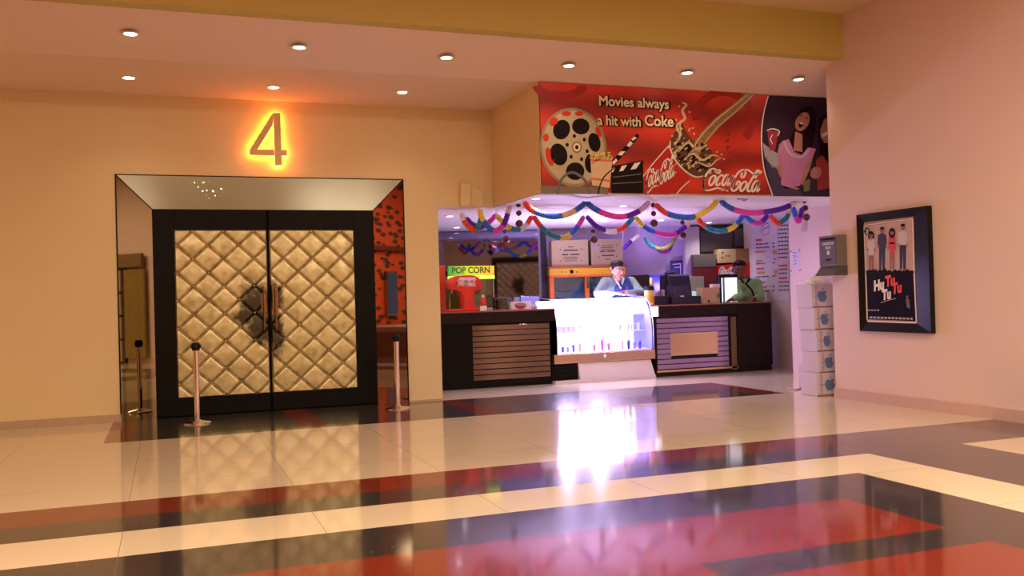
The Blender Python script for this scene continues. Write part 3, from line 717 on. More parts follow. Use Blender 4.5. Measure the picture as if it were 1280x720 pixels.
# ------------------------------------------------------------------ computer cartons
wcm = mat('white_carton', (.62, .54, .60), .55, var=.06, scale=3); logom = mat('carton_blue_print', (.12, .20, .42), .5, var=.2, scale=10)
tape = mat('carton_shadow_line', (.25, .12, .10), .7)
def apple(cx, cz, y, s, lean=1.0):
    b = MB()
    prof = [(0,-.9),(.22,-1.0),(.5,-.9),(.8,-.45),(.88,-.1),(.62,.12),(.60,.42),(.80,.66),(.55,.80),(.25,.72),(0,.64),(-.25,.74),(-.6,.74),(-.88,.4),(-.92,-.05),(-.78,-.5),(-.5,-.92),(-.22,-1.0)]
    b.prism([(cx+px_*s*lean, y, cz+pz*s*1.0) for px_, pz in prof], (0, -.002, 0))
    b.prism([(cx+px_*s, y, cz+pz*s) for px_, pz in ((.02, .82), (.06, 1.1), (.30, 1.32), (.28, 1.02))], (0, -.002, 0))
    return b
pos_ = [(1022, 467, 497, 'bottom'), (1024, 440, 467, 'second lowest'), (1021.5, 412.5, 440, 'middle'), (1018.5, 385, 412.5, 'second highest'), (1015.5, 355.5, 385, 'topmost')]
zc_ = 0
for i, (px, ya, yb_, nm) in enumerate(pos_):
    yy = 10.22 + (.0, .03, .05, .06, .10)[i]
    v0 = at(px, yb_, 1, yy); v1 = at(px, ya, 1, yy)
    h_ = v1.z-v0.z if i else at(px, ya, 1, yy).z
    z0 = zc_ + .002; z1 = max(zc_+.25, v1.z); zc_ = z1
    t = thing('computer_carton', 'white carton with blue apple emblem, %s of the stack by the right wall' % nm, 'carton', (v0.x, yy, z0), 'white cartons stacked by the right wall corner')
    wd_ = .46
    MB().box(v0.x, v0.x+wd_, yy, yy+.34, z0, z1).build('carton_body', wcm, t, bevel=.006)
    cx = v0.x + (.205 if i == 0 else .165); 
    apple(cx+.0, (z0+z1)/2+.0, yy-.002, .085, (1, .9, .75, .85, 1)[i]).build('fruit_emblem', logom, t)
    MB().box(v0.x+.004, v0.x+wd_-.004, yy-.003, yy, z0+.004, z0+.016).build('dark_lower_edge', tape, t)
    MB().box(v0.x+.05, v0.x+.09, yy-.002, yy, z0+.02, z1-.01).build('faded_side_print', mat('faded_print', (.48, .36, .46), .6), t)
    s_ = MB()
    s_.box(v0.x+.03, v0.x+.12, yy-.0035, yy-.002, (z0+z1)/2-.006, (z0+z1)/2+.004); s_.build('printed_caption', mat('print_mauve', (.30, .20, .30), .6), t)
# patch of bright light on the stack, shaped as a crumpled white sheet
pb = bpy.data.meshes.new('light_patch_sheet'); bm = bmesh.new(); bmesh.ops.create_icosphere(bm, subdivisions=4, radius=1)
rr = random.Random(9)
vtop = at(1015.5, 355.5, 1, 10.3)
from mathutils import noise as mn
for v in bm.verts:
    n_ = mn.noise(v.co*2.3)*.35+mn.noise(v.co*6)*.12
    c_ = v.co*(1+n_)
    zz = max(0, c_.z*.16*(.35+.65*max(0, min(1, (c_.x+1.2)/1.7)))+.02)
    v.co = Vector((c_.x*.19, c_.y*.13, zz))
bm.to_mesh(pb); bm.free(); pb.materials.append(mat('light_patch_white', (.92, .92, .95), .35))
for p_ in pb.polygons: p_.use_smooth = True
o = bpy.data.objects.new('light_patch_sheet', pb); C.objects.link(o); o.location = (vtop.x+.25, 10.48, zc_+.002)
tag(o, 'crumpled sheet standing for the bright light patch on the white carton stack', 'plastic sheet')
# small boxes beside the stack
v = at(1010, 487, 2, 0)
t = thing('small_carton', 'small white carton with brown end beside the bottom of the stack', 'carton', (v.x, v.y, 0))
MB().box(v.x, v.x+.24, v.y, v.y+.2, 0, .36).build('carton_body', wcm, t, bevel=.005)
v2 = at(1017, 489, 2, 0)
tag(MB().box(v2.x, v2.x+.10, v.y-.13, v.y-.02, 0, .31).build('brown_box', mat('brown_box_card', (.22, .09, .03), .6), None, bevel=.004), 'narrow brown box between the small white carton and the stack', 'box')
cc = [at(985, 484, 2, .012), at(994, 487, 2, .012), at(1000, 485.5, 2, .012), at(1003, 482, 2, .012)]
tag(MB().tube(smooth_pts(cc, 5), .010, 6).build('loose_cable', mat('pale_cable', (.55, .35, .30), .5), None, smooth=True), 'loose pale cable on the floor beside the small carton', 'cable')

# ================================================================== counters
YC = 14.05
stonee = mat('counter_edge', (.30, .10, .07), .25)
grv = mat('bronze_mirror_slats', (.24, .17, .15), .10, .9, var=.15, scale=2)
grvp = mat('lilac_mirror_slats', (.42, .32, .50), .16, .75, var=.12, scale=2)
def slats(x0, x1, z0, z1, n, m_, parent, skip=None):
    b = MB(); h = (z1-z0)/n
    for i in range(n):
        za, zb_ = z0+i*h+.007, z0+(i+1)*h-.007
        if skip and zb_ > skip[2] and za < skip[3]:
            b.box(x0, skip[0], YC-.008, YC+.01, za, zb_); b.box(skip[1], x1, YC-.008, YC+.01, za, zb_)
        else: b.box(x0, x1, YC-.008, YC+.01, za, zb_)
    return b.build('slatted_mirror_panel', m_, parent, bevel=.002)
cl = thing('service_counter', 'dark counter with bronze slatted mirror front, left of the glass display case', 'counter', (4.9, YC, 0))
MB().box(3.64, 5.85, YC, YC+.70, .0, 1.03).build('body', black, cl)
MB().box(3.64, 5.93, YC-.05, YC+.75, 1.03, 1.205).build('top_fascia', blackw, cl, bevel=.004)
MB().box(3.64, 5.94, YC-.06, YC+.76, 1.205, 1.228).build('worktop', stonee, cl, bevel=.003)
slats(4.52, 5.84, .12, 1.0, 10, grv, cl)
cr = thing('service_counter', 'long dark counter with lilac slatted mirror front and gold window, right of the case', 'counter', (9.0, YC, 0))
MB().box(7.80, 10.14, YC, YC+.70, 0, 1.03).build('body', blackw, cr)
MB().box(7.845, 10.14, YC-.03, YC+.75, 1.03, 1.205).build('top_fascia', blackw, cr, bevel=.004)
MB().box(7.845, 10.15, YC-.045, YC+.76, 1.205, 1.226).build('worktop', stonee, cr, bevel=.003)
MB().box(9.42, 10.14, YC-.03, YC, .10, 1.03).build('end_panel', blackw, cr, bevel=.003)
slats(7.82, 9.24, .12, 1.0, 10, grvp, cr, skip=(8.09, 9.01, .365, .725))
MB().box(8.09, 9.01, YC-.012, YC, .365, .725).build('gold_mirror_window', mat('gold_mirror', (.80, .62, .30), .12, 1, var=.1, scale=2), cr)
w_ = MB(); w_.box(8.08, 9.02, YC-.018, YC, .35, .367); w_.box(9.0, 9.02, YC-.018, YC, .35, .74); w_.box(8.08, 9.02, YC-.016, YC, .725, .735); w_.box(8.08, 8.09, YC-.016, YC, .35, .73)
w_.build('window_frame', mat('pale_brass', (.85, .72, .45), .25, .8), cr)
MB().box(9.29, 9.40, YC-.02, YC, .05, .98).build('brass_strip', mat('dim_brass', (.30, .22, .10), .25, .9), cr)
MB().box(7.80, 9.42, YC-.02, YC, .075, .11).build('kick_strip', brass, cr)
for p_, c_ in (((8.62, 9.02), (.16, .10, .12)),):
    pass

# ------------------------------------------------------------------ glass display case
cx0, cx1 = 5.95, 7.74
dc = thing('display_case', 'bright lit curved glass display case with white base, set into the counter', 'display case', (6.8, YC, 0))
whitep = mat('case_white_panel', (.78, .70, .74), .35)
MB().box(5.88, 7.70, YC+.02, YC+.68, .03, .32).build('base', blackw, dc)
MB().hexa([(6.33, YC-.10, .04), (7.72, YC-.10, .04), (7.72, YC+.1, .04), (6.33, YC+.1, .04), (6.33, YC-.02, .31), (7.68, YC-.02, .31), (7.68, YC+.1, .31), (6.33, YC+.1, .31)]).build('kick_plate', whitep, dc, bevel=.004)
MB().box(5.88, 7.72, YC-.12, YC+.015, .0, .045).build('foot_rail', whitep, dc)
g_ = MB()
for i in range(7): g_.box(5.92, 6.31, YC-.02, YC-.008, .07+i*.034, .085+i*.034)
g_.box(5.90, 6.33, YC-.008, YC+.03, .05, .31); g_.build('vent_grille', black, dc)
MB().box(5.89, 7.75, YC-.06, YC+.70, .322, .47).build('metal_band', mat('warm_steel_band', (.75, .52, .32), .25, .9, var=.15, scale=3), dc, bevel=.006)
MB().ball((6.80, YC-.07, .41), .028, 12, sc=(1, .5, 1.2)).build('lock', white, dc, smooth=True)
prof = [(YC-.05, .47), (YC-.055, .80), (YC-.03, 1.02), (YC+.04, 1.20), (YC+.13, 1.32), (YC+.25, 1.375), (YC+.62, 1.39)]
pf = smooth_pts(prof, 5)
def sheet(pf_, x0, x1, th=.006):
    b = MB(); n = len(pf_)
    for i in range(n-1):
        (ya, za), (yb2, zb2) = pf_[i], pf_[i+1]
        dy, dz = yb2-ya, zb2-za; l = math.hypot(dy, dz); ny, nz = -dz/l*th, dy/l*th
        b.hexa([(x0, ya, za), (x1, ya, za), (x1, yb2, zb2), (x0, yb2, zb2), (x0, ya-ny*-1, za-nz*-1), (x1, ya-ny*-1, za-nz*-1), (x1, yb2-ny*-1, zb2-nz*-1), (x0, yb2-ny*-1, zb2-nz*-1)])
    return b
# thin glass surface (one sheet, architectural glass)
def thin_glass(name, tint=(1, 1, 1), refl=1.0):
    m_ = bpy.data.materials.new(name); m_.use_nodes = True; nt = m_.node_tree; N = nt.nodes; L = nt.links
    for n_ in list(N):
        if n_.type == 'BSDF_PRINCIPLED': N.remove(n_)
    t_ = N.new('ShaderNodeBsdfTransparent'); t_.inputs[0].default_value = (*tint, 1)
    g2 = N.new('ShaderNodeBsdfGlossy'); g2.inputs['Roughness'].default_value = .03
    fr_ = N.new('ShaderNodeFresnel'); fr_.inputs[0].default_value = 1.45
    mu_ = N.new('ShaderNodeMath'); mu_.operation = 'MULTIPLY'; mu_.inputs[1].default_value = refl; L.new(fr_.outputs[0], mu_.inputs[0])
    mx_ = N.new('ShaderNodeMixShader'); L.new(mu_.outputs[0], mx_.inputs[0]); L.new(t_.outputs[0], mx_.inputs[1]); L.new(g2.outputs[0], mx_.inputs[2])
    L.new(mx_.outputs[0], N['Material Output'].inputs[0]); return m_
tg = thin_glass('case_glass', (.97, .98, 1.0))
b = MB(); n = len(pf)
b.add([(x, y, z) for y, z in pf for x in (cx0, cx1)], [(2*i, 2*i+1, 2*i+3, 2*i+2) for i in range(n-1)])
b.build('curved_glass', tg, dc, smooth=True, fix=False)
for x in (cx0, cx1-.004):
    b = MB(); b.prism([(x, y, z) for y, z in pf] + [(x, YC+.68, 1.39), (x, YC+.68, .47)], (.004, 0, 0)); b.build('side_glass', tg, dc)
inn = [(y+.03, z-.012) for y, z in pf]
for x in (cx0+.012, cx1-.026):
    b = MB(); b.prism([(x, y, z) for y, z in inn] + [(x, YC+.64, 1.375), (x, YC+.64, .48)], (.010, 0, 0)); b.build('side_liner', mat('case_liner', (.14, .14, .42), .3), dc)
tb = MB()
for x in (cx0+.004, cx1-.008): tb.tube([(x, y, z) for y, z in pf], .007, 6)
tb.build('glass_edge_trim', mat('pale_alloy', (.75, .70, .85), .3, .6), dc, smooth=True)
ledw = mat('case_led', (1, 1, 1), .5, emit=34, ecol=(.68, .58, 1.0))
MB().box(cx0+.02, cx1-.02, YC+.64, YC+.68, .47, 1.37).build('back_panel', mat('case_back_lit', (.9, .9, .95), .5, emit=2.6, ecol=(.62, .58, 1.0)), dc)
MB().box(cx0+.02, cx1-.02, YC, YC+.64, .475, .50).build('tray', mat('case_tray', (.9, .88, .95), .3), dc)
for z, y0 in ((.80, YC+.16), (1.08, YC+.26)):
    MB().box(cx0+.02, cx1-.02, y0, YC+.64, z, z+.012).build('glass_shelf', mat('frosted_shelf', (.88, .86, .95), .3), dc)
    MB().box(cx0+.04, cx1-.5, y0+.03, y0+.055, z-.022, z-.002).build('led_tube', ledw, dc)
MB().tube([(cx0+.05, YC+.22, 1.345), (cx1-.52, YC+.22, 1.345)], .016, 8).build('led_tube', ledw, dc)
MB().tube([(cx1-.42, YC+.22, 1.345), (cx1-.05, YC+.22, 1.345)], .010, 8).build('led_tube', mat('case_led_violet', (1, 1, 1), .5, emit=9, ecol=(.8, .55, 1.0)), dc)
for x_ in (6.25, 6.85): point('case_light', (x_, YC+.35, 1.24), 100, (.70, .54, 1.0), .06)
point('violet_lamp', (8.9, 15.75, 1.55), 24, (.45, .25, 1.0), .08)
tag(MB().box(5.73, 5.93, YC-.02, YC+.3, 1.229, 1.35).build('painted_glow_box', mat('case_end_glow', (.85, .82, .9), .4, emit=1.2, ecol=(.85, .8, 1)), None, bevel=.01), 'small white box with painted glow on the counter, left end of the display case', 'box')  # display case glow put into emissive white boxes, no lamp inside
tag(MB().box(7.76, 7.84, YC-.055, YC-.035+.3, 1.035, 1.20).build('painted_glow_box', MATS['case_end_glow'], None, bevel=.01), 'white block with painted glow between the display case and the right counter', 'box')
dc2 = [(.05,.08,.62,.11),(.22,.22,.68,.11),(.05,.06,.25,.14),(.62,.30,.25,.20),(.75,.40,.45,.09),(.80,.08,.18,.12),(.80,.05,.38,.22),(.80,.06,.14,.14),(.80,.55,.40,.11),(.55,.35,.35,.20),(.03,.04,.12,.18),(.32,.25,.50,.16),(.06,.06,.50,.16)]
pxs = [703.5, 710, 717, 725, 733, 743, 753, 761, 770, 778, 786, 793, 800]
cup_names = ['blue cup at the left end', 'pale blue cup, second from left', 'navy cup, third from left', 'tall purple cup with orange top, left half', 'tiny pale pink cup', 'slim red cup left of the tall pink one', 'tallest pink cup in the middle', 'red cup right of the tall pink one', 'small peach cup right of the red cups', 'tall mauve cup with orange top, right half', 'tall black cup near the right end', 'purple grey cup, second from right', 'dark blue cup at the right end']
for i, (px, c_, nm) in enumerate(zip(pxs, dc2, cup_names)):
    v = at(px, 438, 1, YC+.06); h_ = c_[3]*.9; r_ = .028
    t = thing('dessert_cup', '%s, on the case tray' % nm, 'dessert cup', (v.x, YC+.06, .50), 'dessert cups on the front tray of the glass case')
    MB().lathe([(r_*.75, .5), (r_, .5+h_*.7), (r_*1.05, .5+h_*.72)], (v.x, YC+.06, 0), 12).build('cup', mat('dessert_%d' % i, c_[:3], .4), t, smooth=True)
    tc_ = (.80, .40, .10) if i in (3, 9) else c_[:3]
    MB().lathe([(r_*1.05, .5+h_*.72), (r_*.8, .5+h_*.9), (.002, .5+h_)], (v.x, YC+.06, 0), 12).build('topping', mat('dessert_top_%d' % i, tc_, .5), t, smooth=True)
for i in range(9):
    px = [700, 706, 712, 718, 726, 775, 785, 792, 799][i]
    v = at(px, 410, 1, YC+.22)
    lb = '%s frosted tub on the middle shelf of the glass case, %s from %s' % (('pink', 'bluish')[i > 4], ('first', 'second', 'third', 'fourth', 'fifth', 'fourth', 'third', 'second', 'first')[i], ('left', 'right')[i > 4])
    tag(MB().lathe([(.032, .812), (.042, .90), (.044, .915), (.02, .93), (.001, .932)], (v.x, YC+.24, 0), 12).build('frosted_tub', mat(('tub_pink', 'tub_blue')[i > 4], ((.80, .55, .65), (.45, .50, .85))[i > 4], .4), None, smooth=True), lb, 'tub', 'frosted tubs on the middle shelf of the glass case')

# ================================================================== concession back wall
def bpt(px, py, off=0.0):
    """point of the turned back wall (moved off metres towards the hall) seen at a photo position"""
    d = _f + RT*((px-640)/F) + UP*((360-py)/F)
    # plane: y + .3 x = 17.4+.3*5.03 - off
    k = 17.4+.3*5.03-off
    t = (k-(EYE.y+.3*EYE.x))/(d.y+.3*d.x); return EYE+d*t
def bquad(name, pxs_, off, th, m_, parent=None, bevel=0):
    p = [bpt(x, y, off) for x, y in pxs_]; b = MB(); b.prism(p, Vector((.287, .958, 0))*th); return b.build(name, m_, parent, bevel=bevel)
dmir = mat('smoked_mirror', (.17, .15, .26), .03, 1, var=.03)
mr_ = slab(3.66, 6.82, 1.21, ZS-.03, -.0, .02, dmir, 'smoked_mirror_panel', None, tilt=.0125)
tag(mr_, 'large smoked mirror covering the back wall behind the left counter', 'mirror')
bcn = slab(3.95, 9.7, 0, 1.2, -.62, .6, blackw, 'back_counter'); tag(bcn, 'low black back counter along the rear wall of the concession', 'counter')
tag(slab(6.86, 6.965, 1.21, ZS-.01, -.04, .08, mat('dark_post', (.02, .015, .03), .3), 'dark_post'), 'dark upright post at the right edge of the smoked mirror', 'post')

# popcorn warmer on the back counter
def bbox(name, x0, x1, y0, y1, z0, z1, m_, parent=None, bevel=.004):
    """box whose front follows the turned back wall; y measured forward from the wall"""
    b = MB(); n_ = Vector((-.287, -.958, 0))
    p = []
    for z in (z0, z1):
        for x, k in ((x0, y1), (x1, y1), (x1, y0), (x0, y0)): p.append(Vector((x, bw(x), z))+n_*k)
    b.hexa(p); return b.build(name, m_, parent, bevel=bevel)
orange = mat('orange_enamel', (.80, .16, .03), .35); yel = mat('yellow_enamel', (.85, .48, .03), .35)
wt = thing('snack_warmer', 'orange and yellow glass fronted snack warmer under two cartons', 'snack warmer', (7.6, bw(7.6), 1.2))
WX0, WX1 = 6.97, 8.36
bbox('rear_cabinet', WX0+.02, WX1-.02, .05, .12, 1.2, 1.95, orange, wt)
bbox('yellow_header', WX0, WX1, .05, .52, 1.82, 1.955, yel, wt)
bbox('roof', WX0-.02, WX1+.02, .04, .55, 1.955, 1.99, mat('rust_enamel', (.45, .10, .03), .4), wt)
for x in (WX0, (WX0+WX1)/2-.05, WX1-.08): bbox('upright', x, x+.08, .42, .52, 1.2, 1.80, orange, wt)
bbox('lower_rail', WX0, WX1, .42, .53, 1.78, 1.825, orange, wt)
bbox('glass_door', WX0+.08, WX1-.08, .44, .45, 1.22, 1.80, thin_glass('warmer_glass', (.6, .75, .85), 3.0), wt)
bbox('inner_shelf', WX0+.06, WX1-.06, .12, .42, 1.48, 1.50, steel, wt)
bbox('interior', WX0+.04, WX1-.04, .121, .13, 1.2, 1.8, mat('warmer_steel', (.35, .42, .50), .3, .5), wt)
kn = bpt(714.5, 339.5, .55); MB().lathe([(.035, 0), (.03, .03), (.001, .032)], kn, 16, axis='y').build('control_knob', black, wt, smooth=True)
for x_ in (703, 707, 721): MB().lathe([(.012, 0), (.01, .01), (.001, .011)], bpt(x_, 340, .54), 10, axis='y').build('indicator', black, wt, smooth=True)
kl = MB(); a_ = bpt(734, 348, .54); kl.box(a_.x-.02, a_.x+.02, a_.y-.03, a_.y, a_.z-.18, a_.z+.03); kl.build('door_latch', steel, wt)
rrp = random.Random(4)
for i in range(7):
    pp = bpt((700, 706, 712, 741, 746, 750, 755)[i], 358, .3)
    tag(MB().ball((pp.x, pp.y, 1.555+.02*rrp.random()), .05, 10, sc=(1, .9, .9)).build('snack_packet', mat('silver_packet', (.55, .6, .65), .35, .3), None, smooth=True), 'small silvery snack packet inside the orange warmer, %s' % ('left bay' if i < 3 else 'right bay'), 'snack packet', 'snack packets in the left bay' if i < 3 else 'snack packets in the right bay')
def carton(px0, px1, yt, yb_, off, dep, lbl, cap, flip=False, m_=cardm, side=True, zr=None):
    a = bpt(px0, yt, off); b_ = bpt(px1, yt, off); z0 = zr or bpt((px0+px1)/2, yb_, off).z; z1 = (a.z+b_.z)/2
    t = thing('cardboard_carton', lbl, 'carton', (a.x, a.y, z0), cap)
    b = MB(); n_ = Vector((.287, .958, 0))*dep
    A0 = Vector((a.x, a.y, z0)); B0 = Vector((b_.x, b_.y, z0))
    b.hexa([A0, B0, B0+n_, A0+n_, A0+Vector((0,0,z1-z0)), B0+Vector((0,0,z1-z0)), B0+n_+Vector((0,0,z1-z0)), A0+n_+Vector((0,0,z1-z0))])
    b.build('carton_body', m_, t, bevel=.006)
    return t, A0, B0, z1
prn = mat('carton_print', (.07, .05, .035), .7)
def dashes(t, A0, B0, z0, z1, rows, name='printed_lines', m_=None):
    b = MB(); d = (B0-A0); n_ = Vector((-.287, -.958, 0))*.003
    for (u0, u1, v, h_) in rows:
        p = [A0+d*u0, A0+d*u1]; za = z0+(z1-z0)*v; zb2 = za+(z1-z0)*h_
        q = [Vector((p[0].x, p[0].y, za))+n_, Vector((p[1].x, p[1].y, za))+n_, Vector((p[1].x, p[1].y, zb2))+n_, Vector((p[0].x, p[0].y, zb2))+n_]
        b.add(q, [(0, 1, 2, 3)])
    b.build(name, m_ or prn, t, fix=False)
rw = [(.33, .72, .58, .05), (.28, .45, .42, .05), (.50, .76, .42, .05), (.33, .70, .33, .025), (.30, .72, .26, .025), (.35, .68, .19, .025), (.22, .26, .62, .04), (.79, .83, .62, .04), (.22, .26, .18, .04), (.79, .83, .18, .04), (.45, .60, .72, .03)]
t, A0, B0, z1 = carton(689, 735, 300, 333, .50, .42, 'brown carton standing left on top of the orange warmer', 'cartons on the snack warmer', zr=1.992)
dashes(t, A0, B0, A0.z, z1, rw)
t, A0, B0, z1 = carton(738.5, 778, 299, 333, .50, .42, 'brown carton standing right on top of the orange warmer', 'cartons on the snack warmer', zr=1.992)
dashes(t, A0, B0, A0.z, z1, [(u0, u1, .93-v, h_) for u0, u1, v, h_ in rw])
# lilac wall furniture
nb = thing('wall_notice', 'dark blue notice with white bracket lines on the lilac rear wall', 'notice', bpt(846, 334, .02))
bquad('board', [(838, 326), (854, 325), (855, 343), (838, 344)], .03, .02, mat('notice_blue', (.05, .05, .16), .4), nb)
for k, (x0, y0, x1, y1) in enumerate(((841, 330, 851, 329), (843, 334, 851, 333.4))):
    bquad('white_line', [(x0, y0), (x1, y1), (x1, y1+1), (x0, y0+1)], .034, .003, pwhite, nb)
    bquad('white_line', [(x1-1, y1), (x1, y1), (x1+.6, 343), (x1-.4, 343)], .034, .003, pwhite, nb)
blu = bquad('blue_crate', [(780, 345), (832, 343), (832, 380), (780, 381)], .30, .25, mat('blue_plastic', (.03, .04, .30), .4), None, .01)
tag(blu, 'deep blue crate standing on the back counter before the lilac wall', 'crate')
ch = bquad('seat_back', [(787, 344), (812, 343), (815, 368), (787, 369)], .62, .05, mat('dark_leather', (.03, .015, .02), .3), None, .02)
tag(ch, 'dark padded seat back behind the man in the grey sweater', 'chair')
# added lamp, unseen behind the right wall corner, brightens pilaster and cartons
downlight(Vector((9.5, 11.2, ZS-.013)), 0, 'added unseen soffit downlight behind the right wall corner, near the carton stack', 'downlights in the concession soffit', lampw, .06)
l = bpy.data.lights.new('soffit_spot', 'SPOT'); l.energy = 34; l.color = (1, .84, .92); l.spot_size = R(150); l.spot_blend = .8; l.shadow_soft_size = .05
lo = bpy.data.objects.new('soffit_spot', l); C.objects.link(lo); lo.location = (9.5, 11.2, ZS-.05)
# grey column, cabinet and shelves at the right
tag(bquad('wall_column', [(856, 284), (874, 283), (876, 380), (858, 381)], .25, .2, mat('column_paint', (.50, .44, .46), .6), None, .004), 'pale grey column right of the lilac wall', 'column')
cab = thing('storage_cabinet', 'dark grey tall cabinet with two doors at the back right of the concession', 'cabinet', bpt(905, 380, .1))
bquad('cabinet_body', [(873, 283), (938, 281), (940, 380), (875, 382)], .10, .08, mat('cabinet_dark', (.045, .038, .038), .4), cab)
bquad('cabinet_door', [(875, 289), (915, 286), (915, 312), (876, 315)], .13, .02, mat('cabinet_grey', (.09, .075, .07), .45), cab)
bquad('cabinet_door', [(918.5, 286), (936, 285), (936.5, 307), (919, 308)], .13, .02, mat('cabinet_grey2', (.13, .11, .12), .45), cab)
t, A0, B0, z1 = carton(866, 895, 318, 334, .43, .15, 'grey brown open carton on the dark red shelf', None, m_=mat('grey_card', (.10, .08, .065), .8))
rsh = bquad('red_shelf_unit', [(866, 334), (895.5, 332), (897, 362), (868, 364)], .42, .14, mat('maroon_panel', (.13, .012, .015), .35, var=.2), None, .006)
tag(rsh, 'dark red shelf unit under the grey brown carton', 'shelf unit')
fg = thing('drinks_cooler', 'red drinks cooler with white script sign, behind the man in green', 'cooler', bpt(917, 380, .5))
bquad('sign_header', [(898, 332), (937.5, 328), (938, 346), (899, 348)], .52, .33, mat('cooler_red', (.62, .012, .010), .3, emit=.0), fg, .006)
bquad('cooler_body', [(898, 348), (938, 346), (939, 376), (899, 378)], .50, .33, mat('cooler_dark', (.03, .015, .015), .3), fg)
def script_on_b(parent, o2, xv, yv, off, wd, m_, name):
    b = MB()
    for po_ in script_polys(o2, xv, yv, wd): b.add([bpt(x, y, off) for x, y in po_], [(0, 1, 2, 3)])
    b.build(name, m_, parent, fix=False)
script_on_b(fg, (898.5, 346), (22, -1), (0, -12), .525, .5, pwhite, 'script_lettering')
t, A0, B0, z1 = carton(898, 936, 311, 331, .50, .35, 'pale kraft carton on top of the red drinks cooler', None, zr=max(bpt(898, 332, .52).z, bpt(937.5, 328, .52).z)+.002, m_=mat('pale_card', (.50, .37, .17), .8))
dashes(t, A0, B0, A0.z, z1, [(.10, .16, .7, .1), (.10, .16, .35, .1), (.24, .28, .45, .12), (.32, .36, .45, .12)])
MB_ = MB(); 
q_ = MB(); d_ = B0-A0; n_ = Vector((-.287, -.958, 0))*.004
q_.add([A0+d_*.56+n_, B0+n_, Vector((B0.x, B0.y, z1))+n_, Vector(((A0+d_*.56).x, (A0+d_*.56).y, z1))+n_], [(0, 1, 2, 3)])
q_.build('brown_flap', mat('brown_flap', (.30, .15, .06), .8), t, fix=False)

# ------------------------------------------------------------------ menu board on the side wall
MX = 10.55
mb = thing('menu_board', 'tall white printed price list on the right side wall of the concession', 'menu board', (MX, 14.3, 1.25))
MP = Plane(0, MX-.012, -1)
q4 = [at(940, 276, 0, MX), at(985.5, 272, 0, MX), at(987, 376.5, 0, MX), at(941, 375.5, 0, MX)]
bb = MB(); bb.prism([(MX-.011, p.y, p.z) for p in q4], (.010, 0, 0)); bb.build('board', mat('menu_paper', (.62, .55, .58), .5, var=.03), mb)
M_ = lambda n_, l_, p_, m_: MP.art(mb, n_, l_, p_, m_)
def line(x0, x1, y, h_): sl = -.055; return [(x0, y), (x1, y+sl*(x1-x0)), (x1, y+h_+sl*(x1-x0)), (x0, y+h_)]
mred = mat('menu_red', (.60, .06, .05), .5); mgold = mat('menu_gold', (.55, .30, .06), .5); mink = mat('menu_ink', (.05, .04, .07), .5)
M_('menu_heading', 1, [line(944.5, 952.5, 299, 2.4), line(945.5, 955, 335, 2.4), line(947, 956, 352, 2.4), line(973.5, 984, 331, 2.6), line(974, 984, 346.5, 2.6)], mred)
M_('menu_highlight', 1, [line(944, 956, 313.5, 3), line(945, 953, 325, 3), line(946, 956.5, 339.5, 3.4), line(966, 968.5, 312, 6), line(969, 971, 312, 6), line(966.5, 970.5, 322, 3.2), line(967, 972, 337, 4), line(968, 970.5, 341, 4)], mgold)
dsh = []
rq = random.Random(2)
for y, x1 in ((304.5, 960), (309, 962), (345.5, 961), (358.5, 958), (363.5, 961), (329, 957)):
    x = 945
    while x < x1: w0 = 1.5+rq.random()*2; dsh.append(line(x, min(x+w0, x1), y-.055*(x-945), 1.7)); x += w0+.7
    dsh.append(line(965.5, 968.5, y-1.1, 1.6))
for i in range(9): 
    x = 973
    while x < 984: w0 = 1.5+rq.random()*2; dsh.append(line(x, min(x+w0, 985), 281+i*5-.055*(x-973), 2.0)); x += w0+.6
for y in (336, 341, 352, 357, 362):
    x = 974
    while x < 984: w0 = 1.5+rq.random()*2; dsh.append(line(x, min(x+w0, 986), y-.055*(x-973), 1.8)); x += w0+.6
M_('menu_lines', 1, dsh, mink)
M_('leader_dots', 1, [line(957, 965, y, .5) for y in (303.5, 308, 314, 321, 327, 346, 358, 363.5)], mat('menu_grey', (.30, .28, .32), .5))
M_('crest', 1, [[ell(956.5, 286, 5.6, 8.5, 24, rot=.1)[i], ell(956.5, 286, 5.6, 8.5, 24, rot=.1)[(i+1) % 24], ell(956.5, 286, 4.9, 7.8, 24, rot=.1)[(i+1) % 24], ell(956.5, 286, 4.9, 7.8, 24, rot=.1)[i]] for i in range(24)], mat('menu_blue', (.10, .10, .40), .5))
M_('crest_mark', 1, ribbon([(953, 283), (956, 280), (960, 279)], 1.4, 1.2)+ribbon([(953, 288), (957, 285), (961, 283)], 1.6, 1.2), mat('menu_magenta', (.50, .12, .35), .5))
M_('fold', 1, [[(971, 274), (971.6, 274), (973.3, 376), (972.7, 376)]], MATS['menu_grey'])
